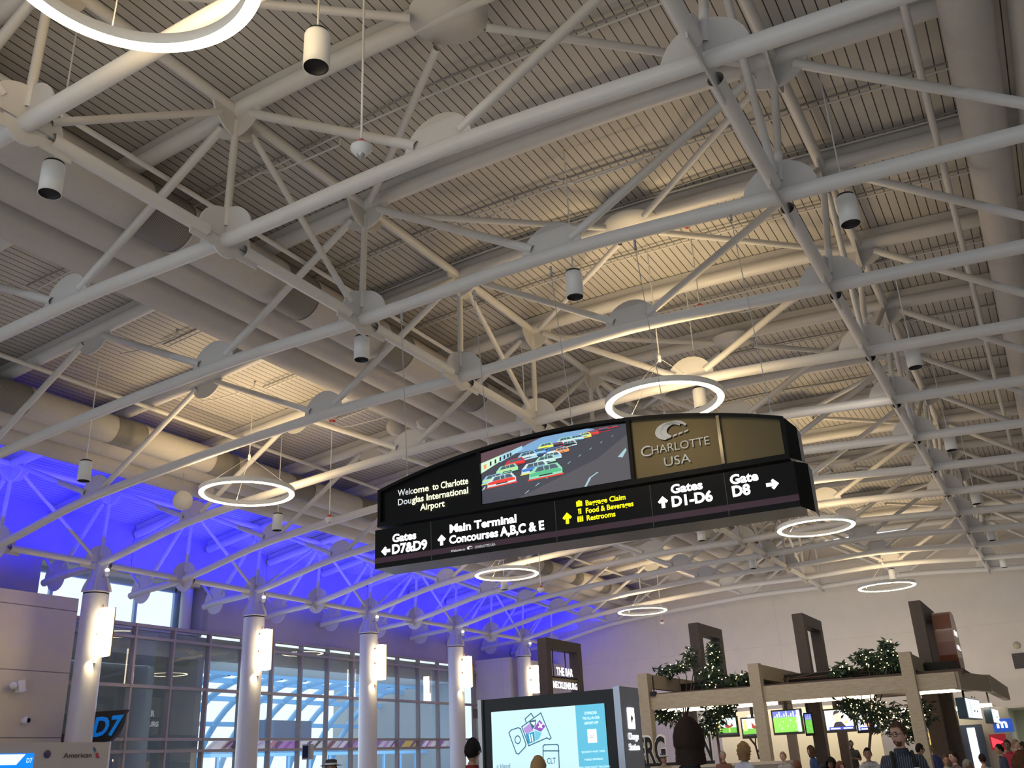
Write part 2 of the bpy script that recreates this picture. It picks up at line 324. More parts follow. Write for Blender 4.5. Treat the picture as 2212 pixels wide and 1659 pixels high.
# beige panelled box room at left, and far box beyond the last column
tag(MB().bx((XL, 8.0, 0), (-24.3, 17.75, 6.56)).build('wall_gate_box', M['panel'], org=(0, 0, 0)), kind='structure')
tag(MB().bx((XL, 41.1, 0), (-23.35, Y1, 6.45)).build('wall_far_box', M['wall'], org=(0, 0, 0)), kind='structure')
mb = MB().bx((-25.25, 17.9, 0), (-24.4, 18.1, 2.65)).bx((-25.25, 17.85, 2.65), (-23.9, 19.0, 2.9))
tag(mb.build('trim_1', mat('bronze_grey', (.20, .17, .15), .6), org=(0, 0, 0)), kind='structure')
# ================================================================ TRUSSES
def halfdisc(mb, c, r, plane, up=1, th=.03, n=14, full=False):
    pts = []; m = (2 * n if full else n)
    for k in range(m + (0 if full else 1)):
        a = (2 * math.pi if full else math.pi) * k / m; du = r * math.cos(a); dz = r * math.sin(a) * up
        pts.append((c[0] + (du if plane == 'XZ' else 0), c[1] + (du if plane == 'YZ' else 0), c[2] + dz))
    mb.prism(pts, (0, 1, 0) if plane == 'XZ' else (1, 0, 0), th); return mb
def trimmed(a, b, ta, tb):
    a, b = Vector(a), Vector(b); d = (b - a).normalized(); return [a + d * ta, b - d * tb]
Bn = dict(LW=B[1], L0=B[2], E=B[3], D=B[4], L1=B[5], D2=B[6], L2=B[7], D3=B[8], E3=B[9], R0=B[10])
Un = dict(U0=U[1], UE=U[2], U1=U[3], Um=U[4], U2=U[5], U3=U[6], U4=U[7])
def P3(n, y): q = Bn.get(n) or Un[n]; return (q[0], y, q[1])
web = [('LW', 'U0'), ('E', 'U0'), ('E', 'UE'), ('D', 'UE'), ('D', 'U1'), ('D2', 'U1'), ('D2', 'U2'), ('D3', 'U2'), ('D3', 'U3'), ('E3', 'U3'), ('E3', 'U4')]
def make_truss(y):
    o = thing('roof_truss', '', 'roof truss', (-5.27, y, 8.5))
    part('bottom_chord', MB().tube([(x, y, z) for x, z in BC], .105, 16), M['tube'], o)
    tc = MB().tube([(x, y, z) for x, z in UC], .13, 16)
    part('top_chord', tc, M['tube'], o)
    pr = MB(); q = UC[::2]
    for a, b in zip(q, q[1:]):
        pr.prism([(a[0], y, a[1] + .12), (b[0], y, b[1] + .12), (b[0], y, b[1] + .29), (a[0], y, a[1] + .29)], (0, 1, 0), .07)
    part('purlin', pr, M['plate'], o)
    for a, b in web:
        part('diagonal', MB().tube(trimmed(P3(a, y), P3(b, y), .36, .34), .068, 12), M['tube'], o)
    for n in ('LW', 'L0', 'E', 'D', 'L1', 'D2', 'L2', 'D3', 'E3', 'R0'):
        x, z = Bn[n]; g = MB(); halfdisc(g, (x, y, z + .03), .50, 'XZ', 1)
        if n in ('LW', 'L0', 'R0'): halfdisc(g, (x, y, z), .38, 'XZ', -1)
        part('gusset_plate', g, M['plate'], o)
    for n in ('U0', 'UE', 'U1', 'U2', 'U3', 'U4'):
        x, z = Un[n]; g = MB(); halfdisc(g, (x, y, z + .02), .50, 'XZ', -1); part('gusset_plate', g, M['plate'], o)
    return o
near = {-1: 'white tubular roof truss nearest the photographer, above the top of the picture',
        0: 'white tubular roof truss passing the big cropped ring lamp at top left',
        1: 'white tubular roof truss just behind the ceiling-hung fire alarm',
        2: 'white tubular roof truss from which the long black airport sign hangs',
        3: 'white tubular roof truss in front of the ring lamp above the sign',
        4: 'white tubular roof truss behind the ring lamp above the sign, meeting the first round column',
        5: 'white tubular roof truss first behind the one that meets the first round column',
        6: 'white tubular roof truss resting on the second round column',
        7: 'white tubular roof truss between the second and third round columns',
        8: 'white tubular roof truss resting on the third round column',
        9: 'white tubular roof truss between the third and fourth round columns',
        10: 'white tubular roof truss resting on the fourth round column',
        11: 'white tubular roof truss between the fourth and fifth round columns',
        12: 'white tubular roof truss resting on the fifth round column',
        13: 'farthest white tubular roof truss, just before the cream end wall'}
t0 = make_truss(YT(-1))
for t in range(-1, 14):
    o = t0 if t == -1 else copy_tree(t0)
    o.location = (-5.27, YT(t), 8.5); o['label'] = near[t]; o['group'] = 'transverse roof trusses'
def long_truss(name, bx_, bz, ux, uz, label, diag=True):
    o = thing('lengthwise_truss', label, 'roof truss', (bx_, YT(6), bz), 'lengthwise roof trusses')
    for t in range(-1, 14):
        y = YT(t)
        if t < 13:
            part('bottom_chord', MB().tube([(bx_, y + .34, bz), (bx_, y + S - .34, bz)], .092, 16), M['tube'], o)
        part('flange_plate', MB().bx((bx_ - .012, y - .62, bz - .17), (bx_ + .012, y + .62, bz - .02)), M['plate'], o)
        part('post', MB().tube(trimmed((bx_, y, bz), (ux, y, uz), .22, .2), .056, 12), M['tube'], o)
        g = MB(); halfdisc(g, (bx_, y, bz + .03), .48, 'YZ', 1); halfdisc(g, (bx_, y, bz), .26, 'YZ', -1) if name != 'L2' else None; part('gusset_plate', g, M['plate'], o)
        g = MB(); halfdisc(g, (ux, y, uz), .48, 'YZ', -1); part('gusset_plate', g, M['plate'], o)
        if t % 2 == 1 and diag:
            for s in (-1, 1):
                if -1 <= t + s <= 13: part('diagonal', MB().tube(trimmed((ux, y, uz), (bx_, y + s * S, bz), .38, .36), .052, 12), M['tube'], o)
    part('top_chord', MB().tube([(ux, YT(-1), uz - .02), (ux, YT(13) + .8, uz - .02)], .085, 14), M['tube'], o)
    return o
long_truss('L0', *B[2], *U[1], 'white lengthwise truss running over the heads of the five round columns')
long_truss('L1', *B[5], *U[3], 'white lengthwise truss left of the sign, running under the first big duct')
long_truss('L2', *B[7], *U[5], 'white lengthwise truss right of the sign, seen almost end on')
long_truss('R0', *B[10], *U[7], 'white lengthwise truss beyond the right edge of the picture')
for t in (1, 3, 5, 7, 9, 11):
    y = YT(t); x, z = Un['Um']
    o = thing('roof_brace', 'white X-shaped roof brace with round centre plate, %s' % {1: 'in the bay nearest the camera', 3: 'lit by the ring lamp above the sign', 5: 'second beyond the ring lamp above the sign', 7: 'above the ring lamp right of the sign', 9: 'second from the far wall', 11: 'nearest the far wall'}[t], 'roof brace', (x, y, z - .2), 'roof plane braces')
    part('centre_plate', MB().lathe((x, y, z - .10), [(.001, -.015), (.52, -.015), (.52, .015), (.001, .015)], 28), M['plate'], o)
    for n, s in (('U1', 1), ('U1', -1), ('U2', 1), ('U2', -1)):
        a = Vector((x, y, z - .2)); b = Vector(P3(n, y + s * S)) + Vector((0, 0, -.15)); part('brace_tube', MB().tube(trimmed(a, b, .5, .4), .058, 12), M['tube'], o)
# wall stubs from the left wall plates
for t in range(4, 13):
    y = YT(t); tag(MB().tube([(XL + .02, y, 7.78), (-24.80, y, 7.30)], .05, 10, caps=True).build('wall_strut', M['tube']), 'short white strut from the left wall to a truss end', 'strut', 'short struts along the left wall')
# ================================================================ DUCTS
def duct(name, x, z, r, y0, y1, label, grille=None, group='round air ducts'):
    o = thing(name, label, 'air duct', (x, (y0 + y1) / 2, z), group)
    part('duct_body', MB().tube([(x, y0, z), (x, y1, z)], r, 28, caps=True), M['duct'], o)
    if grille:
        y = grille
        while y < y1 - 1:
            part('grille', MB().tube([(x, y, z), (x, y + .82, z)], r + .006, 28), M['grille'], o)
            part('collar', MB().tube([(x, y + .82, z), (x, y + .87, z)], r + .02, 28), M['duct'], o); y += S
    return o
duct('air_duct', -11.0, 9.91, .43, -6, 46.4, 'largest pale round duct with dark grille bands, left of the sign', 8.15)
duct('air_duct', -11.87, 9.90, .40, -6, 46.4, 'plain pale round duct hidden behind the grilled duct left of the sign')
duct('air_duct', -12.78, 9.86, .39, -6, 46.4, 'plain pale round duct, lowest of the bank nearest the sign')
duct('air_duct', -18.35, 9.33, .34, -6, 46.4, 'pale round duct with grille bands above the blue lit wall', 10.6)
duct('air_duct', -19.05, 9.26, .33, -6, 46.4, 'plain round duct in the middle of the bank near the blue wall')
duct('air_duct', -19.80, 9.13, .33, -6, 46.4, 'plain round duct nearest the blue wall')
duct('air_duct', .74, 9.72, .30, -6, 46.4, 'wide pale round duct at the right edge of the picture')
duct('air_duct', 1.45, 9.70, .28, -6, 46.4, 'second pale round duct at the very right edge')
for x, z, r, lab in ((-10.15, 9.98, .045, 'thin white pipe running beside the first grilled duct'), (-17.45, 9.76, .05, 'white pipe running along the duct bank near the blue wall'), (.10, 9.80, .05, 'thin pale pipe running beside the duct at the right edge')):
    tag(MB().tube([(x, -6, z), (x, 46.4, z)], r, 12, caps=True).build('service_pipe', M['tube']), lab, 'pipe', 'lengthwise service pipes')
# conduits crossing under the deck, and sprinkler arms
M['conduit'] = mat('grey_conduit', (.25, .24, .23), .5)
cl = ['nearest the camera', 'second from the camera', 'third from the camera', 'fourth from the camera', 'fifth from the camera', 'sixth from the camera', 'farthest']
for i, t in enumerate((1.45, 2.5, 2.9, 3.5, 4.4, 5.5, 6.6)):
    y = YT(t); o = thing('ceiling_conduit', 'pair of thin conduits crossing under the roof deck, %s' % cl[i], 'conduit', (-4, y, 10.7), 'conduits under the deck')
    for dy in (0, .14):
        part('pipe_run', MB().tube([(x, y + dy + .06 * math.sin(x * 1.3 + i) * (1 if i % 2 == 0 and dy == 0 else 0), zt(x) + .22) for x in [-15.5 + .5 * k for k in range(33)]], .018, 8), M['conduit'] if dy == 0 else M['tube'], o)
for i, (x, t, s, l) in enumerate(((-8.0, 1.45, 1, 'left of the fire alarm'), (-6.6, 2.45, 1, 'above the middle of the picture'), (-14.6, 2.35, 1, 'under the lit deck left of the ring lamps'), (-15.2, 3.3, 1, 'above the ring lamp over the blue wall'), (-14.0, 4.5, 1, 'behind the fire alarm hung near the blue wall'), (-4.1, 2.4, 1, 'left of the bright deck area'), (-3.2, 4.5, 1, 'beyond the ring lamp above the sign'))):
    y = YT(t); z = zt(x) - .12; o = thing('sprinkler', 'small pale sprinkler arm with upturned head, %s' % l, 'sprinkler', (x, y, z), 'sprinkler arms')
    part('arm', MB().tube([(x - 1.7, y, zt(x - 1.7) + .1), (x - 1.2, y, z), (x, y, z), (x + .03, y, z + .12)], .016, 8), M['tube'], o)
    part('sprinkler_head', MB().lathe((x + .03, y, z + .12), [(.012, 0), (.012, .04), (.035, .045), (.035, .055), (.001, .055)], 10), M['conduit'], o)
# round discs of side outlets on the two duct banks
for x, y, z, r, lab in ((*at(858, 920, Y=19.0), .25, 'left one of two pale round outlets beside the sign top'), (*at(920, 904, Y=18.2), .27, 'right one of two pale round outlets beside the sign top'), (*at(395, 1081, Y=16.3), .25, 'tilted pale round outlet over the blue wall'), (*at(447, 1060, Y=17.4), .2, 'small pale round outlet below the left ring lamp')):
    d = (Vector((x, y, z)) - CAM); ax = Vector((.85, -.5, -.15)).normalized()
    o = thing('round_outlet', lab, 'duct outlet', (x, y, z), 'round duct outlets')
    part('outlet_disc', MB().lathe((x, y, z), [(.001, .03), (r * .96, .03), (r, 0), (r, -.06), (r * .9, -.08), (r * .9, -.22)], 28, axis=ax), M['plate'], o)
    part('hanger_rod', MB().tube([(x - ax.x * .2, y - ax.y * .2, z + r * .85), (x - ax.x * .2, y - ax.y * .2, zt(x) + .29)], .01, 6), M['steel'], o)
# ================================================================ COLUMNS + SCONCES
ordn = ['first', 'second', 'third', 'fourth', 'fifth', 'out-of-frame left']
for i, t in enumerate((4, 6, 8, 10, 12, 2)):
    x, y = -22.82, YT(t)
    o = thing('round_column', ('round cream column with cone head, %s in the row from the camera' % ordn[i]) if i < 5 else 'round cream column just beyond the left edge of the picture', 'column', (x, y, 0), 'round columns')
    part('shaft', MB().tube([(x, y, 0), (x, y, 6.42)], .34, 36, caps=True), M['column'], o)
    part('neck_ring', MB().tube([(x, y, 6.42), (x, y, 6.46)], .335, 36, caps=True), M['matblack'], o, 'dark joint ring')
    part('cone_head', MB().lathe((x, y, 6.46), [(.001, 0), (.34, 0), (.34, .04), (.30, .06), (.13, .78), (.10, .8)], 32), M['column'], o)
    g = MB()
    for a in (math.pi / 4, 3 * math.pi / 4):
        d = Vector((math.cos(a), math.sin(a), 0)); c = Vector((x, y, 0))
        g.prism([c + d * -.40 + Vector((0, 0, 6.5)), c + d * .40 + Vector((0, 0, 6.5)), c + d * .36 + Vector((0, 0, 6.66)), c + d * .12 + Vector((0, 0, 7.2)), c + d * -.12 + Vector((0, 0, 7.2)), c + d * -.36 + Vector((0, 0, 6.66))], d.cross(Vector((0, 0, 1))), .03)
    part('head_fins', g, M['plate'], o)
    sx = x + .62; o = thing('wall_sconce', 'tall glowing rectangular sconce on the %s round column' % ordn[i], 'sconce', (sx, y - .05, 4.7), 'glowing sconces on the columns')
    part('diffuser', MB().bx((sx - .13, y - .19, 4.72), (sx + .13, y + .07, 5.98)), M['sconce'], o)
    part('back_plate', MB().bx((sx - .19, y - .08, 5.15), (sx - .145, y - .02, 6.1)), M['bronze'], o, 'bronze back plate')
    part('side_frame', MB().bx((sx + .10, y + .072, 4.74), (sx + .16, y + .10, 6.0)), M['bronze'], o, 'bronze side frame')
    part('bracket', MB().bx((x + .3, y - .09, 5.3), (sx - .12, y - .01, 5.36)).bx((x + .3, y - .09, 5.84), (sx - .12, y - .01, 5.9)), M['bronze'], o)
    part('arm', MB().bx((x + .33, y - .1, 4.56), (x + .41, y - .02, 4.66)), M['bronze'], o)
    l = bpy.data.lights.new('sconce_downlight', 'SPOT'); l.energy = 55; l.spot_size = math.radians(90); l.spot_blend = .5; l.color = (1, .82, .5); l.shadow_soft_size = .04
    lo = bpy.data.objects.new('sconce_downlight', l); COL.objects.link(lo); lo.location = (x + .44, y - .12, 4.70); lo.rotation_euler = (Vector((-.28, -.12, -1))).to_track_quat('-Z', 'Y').to_euler()
    # small flood at the column head
    fx, fy, fz = x + .42, y - .05, 7.0
    o = thing('flood_lamp', 'small white flood lamp at the head of the %s round column' % ordn[i], 'lamp', (fx, fy, fz), 'flood lamps on the column heads')
    part('lamp_body', MB().lathe((fx, fy, fz), [(.001, -.12), (.05, -.12), (.075, 0), (.065, .02)], 16, axis=(.3, -.2, .9)), M['white'], o)
    part('lens', MB().sphere((fx + .02, fy - .02, fz + .03), .06), glow('flood_lens', (1, .95, .85), 5) if i == 0 else bpy.data.materials['flood_lens'], o)
    part('lamp_arm', MB().tube([(fx, fy, fz - .1), (x + .1, y, 6.9)], .015, 8), M['steel'], o)
# ================================================================ PENDANT CYLINDERS
pl = [(-5.27, 5.8, 8.42, 'white cylinder pendant with dark mouth, above left of the fire alarm'), (-5.30, 11.87, 8.4, 'white cylinder pendant hanging in the middle of the picture'), (-5.33, 17.85, 8.4, 'white cylinder pendant seen through the ring lamp above the sign'), (-5.45, 42.6, 8.3, 'tiny white cylinder pendant above the farthest right ring lamp'),
      (-1.18, 12.0, 8.35, 'white cylinder pendant upper right, largest of the right hand row'), (-1.18, 18.07, 8.35, 'white cylinder pendant second from the top in the right hand row'), (-1.20, 24.3, 8.35, 'white cylinder pendant third in the right hand row, right of the sign top'), (-1.18, 30.7, 8.35, 'white cylinder pendant fourth in the right hand row'), (-1.22, 37.0, 8.35, 'white cylinder pendant fifth in the right hand row'), (-1.23, 43.4, 8.35, 'white cylinder pendant last in the right hand row'),
      (-9.48, 5.8, 8.45, 'white cylinder pendant at the far left top in front of the ducts'), (-9.52, 11.95, 8.45, 'white cylinder pendant below the truss node left of the sign'), (-9.45, 17.85, 8.45, 'white cylinder pendant just peeking above the sign screen'), (-9.62, 30.35, 8.45, 'small white cylinder pendant just below the right half of the sign'), (-9.68, 36.6, 8.45, 'small white cylinder pendant between sign and right ring lamps'),
      (-17.23, 12.33, 7.75, 'white cylinder pendant at the far left above the blue light'), (-17.19, 18.18, 7.75, 'white cylinder pendant below right of the left ring lamp'), (-17.24, 30.2, 7.75, 'small white cylinder pendant under the ring lamp below the sign'), (-9.5, 24.0, 8.45, 'white cylinder pendant hidden behind the sign'), (-17.1, 24.1, 7.75, 'white cylinder pendant left of the ring lamp below the sign')]
def make_pendant(x, y, z):
    o = thing('cylinder_pendant', '', 'pendant lamp', (x, y, z - .21))
    part('housing', MB().lathe((x, y, z), [(.10, .215), (.128, .205), (.135, .18), (.135, -.215), (.128, -.215)], 28), M['white'], o)
    part('top_collar', MB().lathe((x, y, z), [(.001, .245), (.10, .245), (.118, .235), (.118, .21), (.09, .2)], 24), M['matblack'], o, 'black top collar')
    part('dark_reflector', MB().lathe((x, y, z), [(.128, -.214), (.122, -.16), (.001, -.15)], 24), M['baffle'], o, 'black recessed mouth')
    part('suspension_cable', MB().tube([(x, y, z + .24), (x, y, zt(x) + .31)], .012, 6), M['white'], o)
    return o
p0 = None
for (x, y, z, lab) in pl:
    o = make_pendant(x, y, z)
    o.location = (x, y, z - .21); o['label'] = lab; o['group'] = 'white cylinder pendants'
    l = bpy.data.lights.new('pendant_light', 'SPOT'); l.energy = 75; l.spot_size = math.radians(80); l.spot_blend = .6; l.color = (1, .86, .68); l.shadow_soft_size = .08
    lo = bpy.data.objects.new('pendant_light', l); COL.objects.link(lo); lo.location = (x, y, z - .25)
# ================================================================ RING LAMPS
rl = [(-5.35, 3.60, 7.80, 'huge glowing ring lamp cropped by the top left of the picture'), (-5.3, 15.5, 7.61, 'glowing ring lamp just above the right half of the sign'), (-5.3, 27.45, 7.50, 'glowing ring lamp right of the sign end'), (-5.35, 39.6, 7.42, 'small glowing ring lamp far right above the restaurant'),
      (-15.7, 15.55, 7.74, 'glowing ring lamp at left in front of the duct bank'), (-15.75, 27.8, 7.60, 'glowing ring lamp just below the sign'), (-15.6, 39.5, 7.63, 'smallest glowing ring lamp, in the far centre')]
RR = 1.08
def make_ring(x, y, z):
    o = thing('ring_lamp', '', 'ring lamp', (x, y, z))
    n = 72; h = .055
    part('ring_frame', MB().lathe((x, y, z), [(RR - .115, -h), (RR - .125, h), (RR + .01, h), (RR + .005, -h)], n), M['white'], o)
    part('diffuser', MB().lathe((x, y, z), [(RR - .112, -h), (RR - .1, -h - .014), (RR - .012, -h - .014), (RR + .002, -h)], n), M['lamp'], o)
    part('uplight', MB().lathe((x, y, z), [(RR - .085, h + .002), (RR - .03, h + .002)], n), M['lamp_up'], o)
    hub = z + .85; cb = MB()
    for k in range(3):
        a = 2 * math.pi * k / 3 + .5; cb.tube([(x + (RR - .055) * math.cos(a), y + (RR - .055) * math.sin(a), z + h), (x, y, hub)], .006, 5)
    part('cable_spider', cb, M['steel'], o)
    part('hub', MB().lathe((x, y, hub - .07), [(.001, 0), (.03, 0), (.035, .1), (.02, .15), (.001, .15)], 12), M['white'], o)
    part('stem', MB().tube([(x, y, hub), (x, y, zt(x) + .31)], .011, 6), M['white'], o)
    return o
r0 = None
for (x, y, z, lab) in rl:
    o = make_ring(x, y, z)
    o.location = (x, y, z); o['label'] = lab; o['group'] = 'glowing ring lamps'
# ================================================================ FIRE ALARMS
fa = [(-5.35, 6.65, 7.80, zt(-5.3) + .31, 'red and white fire alarm hanging from a long rod at top centre'), (-15.8, 18.62, 7.74, zt(-15.8) + .31, 'red and white fire alarm hanging left of the sign'), (*at(1168, 1270, Y=27), zt(-13.9) + .31, 'small red and white fire alarm below the sign, right of the ring lamp'), (*at(1430, 1343, Y=42), zt(-16) + .3, 'tiny red and white fire alarm below the smallest ring lamp'), (*at(1512, 664, Y=15.4), zt(-5) + .31, 'dark red fire alarm up in the roof above the sign')]
for x, y, z, zz, lab in fa:
    o = thing('fire_alarm', lab, 'fire alarm', (x, y, z - .08), 'hanging fire alarms')
    part('red_cap', MB().lathe((x, y, z), [(.001, .09), (.02, .085), (.075, .02), (.09, 0)], 20), M['red'], o, 'red top cap')
    part('white_body', MB().lathe((x, y, z), [(.09, 0), (.115, -.02), (.12, -.05), (.08, -.10), (.05, -.12), (.001, -.125)], 20), M['white'], o)
    part('strobe', MB().lathe((x, y, z - .12), [(.045, 0), (.03, -.035), (.001, -.045)], 14), M['steel'], o)
    part('rod', MB().tube([(x, y, z + .08), (x, y, zz)], .013, 8), M['white'], o)
    part('ceiling_cup', MB().lathe((x, y, zz), [(.001, -.03), (.09, -.03), (.05, .02), (.001, .02)], 14), M['red'], o, 'red ceiling mount')
# ================================================================ THE SIGN
th = math.radians(4.2); SP0 = Vector((-8.45, 11.0, 0)); SU = Vector((math.cos(th), math.sin(th), 0)); SV = Vector((0, 0, 1)); SN = Vector((math.sin(th), -math.cos(th), 0))
SF = (SP0, SU, SV, SN)
def sp(u, v, n=0): return SP0 + SU * u + SV * v + SN * n
sg = thing('hanging_sign', 'long black arched airport sign hanging by cables, with screen and gate directions', 'sign', sp(3.05, 4.26, -.3))
def arch(u): k = (u - 3.06) / 3.04; return 5.865 - .405 * k * k - .03 * k**4
us = [.06 + (6.09 - .06) * i / 28 for i in range(29)]
def archslab(mb, n0, n1, zlo, d=0, mi=0, u0=.06, u1=6.09):
    uu = [u0 + (u1 - u0) * i / 28 for i in range(29)]
    pts = [sp(u0, zlo)] + [sp(u1, zlo)] + [sp(u, arch(u) - d) for u in reversed(uu)]
    pts = [p + SN * (n0 + n1) / 2 for p in pts]; mb.prism(pts, SN, abs(n1 - n0), mi); return mb
part('upper_case', archslab(MB(), -.52, -.03, 4.875), M['black'], sg)
fm = MB()
for i in range(28): 
    a, b = us[i], us[i + 1]; fm.prism([sp(a, arch(a)), sp(b, arch(b)), sp(b, arch(b) - .05), sp(a, arch(a) - .05)], SN, .08)
fm.prism([sp(.06, 4.875), sp(6.09, 4.875), sp(6.09, 4.945), sp(.06, 4.945)], SN, .08)
for u in (.06, 1.745, 4.03, 6.04): fm.prism([sp(u, 4.9), sp(u + .05, 4.9), sp(u + .05, arch(u + .025) - .02), sp(u, arch(u + .025) - .02)], SN, .07)
part('frame', fm, M['black'], sg)
part('centre_bar', MB().prism([sp(5.25, 4.95), sp(5.29, 4.95), sp(5.29, arch(5.27) - .04), sp(5.25, arch(5.27) - .04)], SN, .09), mat('chrome_bar', (.35, .32, .25), .12, metal=1), sg, 'polished metal bar')
part('brushed_panel', archslab(MB(), -.035, -.02, 4.945, .05, 0, 4.08, 6.04), M['bronzepanel'], sg, 'brushed dark bronze panel')
lc = MB().prism([sp(.0, 4.27, -.27), sp(6.12, 4.27, -.27), sp(6.12, 4.845, -.27), sp(.0, 4.845, -.27)], SN, .54)
part('lower_case', lc, M['black'], sg)
# bevelled right end
be = MB(); be.add([sp(6.12, 4.845, .0), sp(6.12, 4.27, 0), sp(6.26, 4.22, -.2), sp(6.26, 4.84, -.2), sp(6.26, 4.22, -.54), sp(6.26, 4.84, -.54)], [(0, 1, 2, 3), (3, 2, 4, 5)])
be.add([sp(6.09, arch(6.09), -.03), sp(6.09, 4.9, -.03), sp(6.2, 4.88, -.2), sp(6.2, arch(6.09) - .1, -.2), sp(6.2, 4.88, -.52), sp(6.2, arch(6.09) - .1, -.52)], [(0, 1, 2, 3), (3, 2, 4, 5)])
part('end_bevel', be, M['black'], sg)
part('purple_stripe', poly_into(MB(), rect(.0, 4.345, 6.12, 4.425), SF, .003), M['purple'], sg, 'dark purple stripe')
seamgrey = mat('seam_grey', (.10, .09, .08), .5)
for u in (.955, 2.905, 4.262, 5.246): part('panel_seam', poly_into(MB(), rect(u - .004, 4.28, u + .004, 4.84), SF, .002), seamgrey, sg)
def L(s, u0, u1, v0, cap, m='txt_white', bold=.03, name='lettering', sh=0): part(name, text_into(MB(), s, SF, u0, u1, v0, cap, .006, bold, shear=sh), M[m], sg)
L('Gates', .305, .71, 4.625, .115, bold=.034); L('D7&D9', .30, .89, 4.455, .135, bold=.038)
L('Main Terminal', 1.265, 2.32, 4.632, .115, bold=.034); L('Concourses', 1.255, 2.03, 4.473, .115, bold=.03); L('A,B,C & E', 2.06, 2.73, 4.473, .125, bold=.038)
L('Baggage Claim', 3.355, 3.92, 4.705, .072, 'txt_yellow', .02); L('Food & Beverages', 3.35, 4.02, 4.60, .072, 'txt_yellow', .02); L('Restrooms', 3.355, 3.76, 4.50, .072, 'txt_yellow', .02)
L('Gates', 4.54, 4.96, 4.682, .115, bold=.034); L('D1-D6', 4.535, 5.07, 4.508, .135, bold=.038)
L('Gate', 5.315, 5.67, 4.678, .12, bold=.034); L('D8', 5.325, 5.55, 4.517, .135, bold=.038)
for s, u0, u1, v, mm in (('Welc', .395, .66, 5.306, 'txt_pale'), ('ome', .665, .93, 5.306, 'txt_cream'), ('to Charlotte', .99, 1.585, 5.306, 'txt_cream'), ('Dou', .40, .63, 5.165, 'txt_pale'), ('glas International', .64, 1.58, 5.165, 'txt_cream'), ('Airport', .78, 1.19, 5.03, 'txt_cream')):
    L(s, u0, u1, v, .098, mm, .012 if mm == 'txt_pale' else .022)
L('Welcome to', 1.275, 1.50, 4.348, .035, 'txt_pale', .005, sh=.2); L('CHARLOTTE USA', 1.66, 1.98, 4.352, .036, 'txt_pale', .0)
for cx_, cy_, a in ((.19, 4.512, math.pi), (1.13, 4.545, math.pi / 2), (4.42, 4.588, math.pi / 2), (5.83, 4.595, 0)):
    ar = MB()
    for p in arrow(cx_, cy_, .078, a): poly_into(ar, p, SF, .006)
    part('arrow', ar, M['txt_white'], sg)
ar = MB()
for p in arrow(3.075, 4.575, .078, math.pi / 2): poly_into(ar, p, SF, .006)
part('arrow', ar, M['txt_yellow'], sg, 'yellow arrow')
ic = MB()
def rr(cx_, cy_, w, h): poly_into(ic, rect(cx_ - w / 2, cy_ - h / 2, cx_ + w / 2, cy_ + h / 2), SF, .006)
rr(3.262, 4.745, .085, .07); rr(3.262, 4.785, .035, .012); part('luggage_pictogram', ic, M['txt_yellow'], sg); ic = MB()
rr(3.25, 4.642, .014, .075); rr(3.275, 4.642, .016, .075); rr(3.25, 4.668, .024, .02); part('cutlery_pictogram', ic, M['txt_yellow'], sg); ic = MB()
for dx in (-.03, 0, .03): rr(3.262 + dx, 4.53, .022, .062); rr(3.262 + dx, 4.57, .014, .014)
part('restroom_pictogram', ic, M['txt_yellow'], sg)
# metal lettering and swoosh on the brushed panel
part('metal_lettering', text_into(text_into(MB(), 'C', SF, 4.195, 4.335, 5.235, .15, .012, .0), 'HARLOTTE', SF, 4.345, 5.12, 5.25, .115, .012, -.005), M['silver'], sg)
part('metal_lettering', text_into(MB(), 'USA', SF, 4.495, 4.85, 5.055, .125, .012, 0), M['silver'], sg)
def swoosh(mb, cx_, cy_, k, off, mirror=1):
    def cres(r0, r1, a0, a1, ox, oy, sx=1.55):
        o_ = [(cx_ + k * (ox + sx * r0 * math.cos(a)), cy_ + k * (oy + r0 * math.sin(a))) for a in [a0 + (a1 - a0) * i / 14 for i in range(15)]]
        i_ = [(cx_ + k * (ox + .10 + sx * r1 * math.cos(a)), cy_ + k * (oy - .03 + r1 * math.sin(a))) for a in [a1 + (a0 - a1) * i / 14 for i in range(15)]]
        poly_into(mb, o_ + i_, SF, off)
    cres(.42, .30, math.radians(35), math.radians(250), -.10, 0); cres(.40, .28, math.radians(20), math.radians(235), .12, .02)
    for i in range(4):
        x = cx_ + k * (-.25 + .26 * i); y = cy_ + k * (-.36 + .05 * i); poly_into(mb, [(x, y), (x + k * .18, y + k * .03), (x + k * .24, y + k * .12), (x + k * .05, y + k * .08)], SF, off)
mbs = MB(); swoosh(mbs, 4.64, 5.53, .30, .012); part('swoosh_emblem', mbs, M['silver'], sg)
mbs = MB(); swoosh(mbs, 1.58, 4.372, .06, .006); part('small_emblem', mbs, M['txt_pale'], sg)
# the video screen with a race on it
SCc = {'asph': (.045, .045, .06), 'asph2': (.075, .07, .08), 'sky': (.16, .30, .48), 'crowd': (.09, .05, .06), 'wallc': (.50, .70, .50), 'wallb': (.28, .5, .62), 'line': (.30, .45, .50), 'white': (.50, .62, .62), 'red': (.65, .04, .03), 'red2': (.45, .02, .03), 'green': (.08, .40, .20), 'green2': (.25, .55, .38), 'lime': (.38, .60, .28), 'blue': (.05, .16, .45), 'cyan': (.22, .45, .60), 'orange': (.70, .28, .10), 'yellow': (.75, .70, .06), 'dark': (.015, .02, .03), 'win': (.06, .09, .12)}
keys = list(SCc); smats = [flatmat(SCc[k], 1.0, 'race_' + k) for k in keys]; KI = {k: i for i, k in enumerate(keys)}
pic = MB(); SU0, SU1, SV0 = 1.80, 4.02, 4.965
def q(x, y):  # 0..1 on the screen; y follows the arched top
    u = SU0 + (SU1 - SU0) * x; return (u, SV0 + (arch(u) - .075 - SV0) * y)
def PQ(pts, k, off): poly_into(pic, [q(*p) for p in pts], SF, off * .0012 + .004, KI[k])
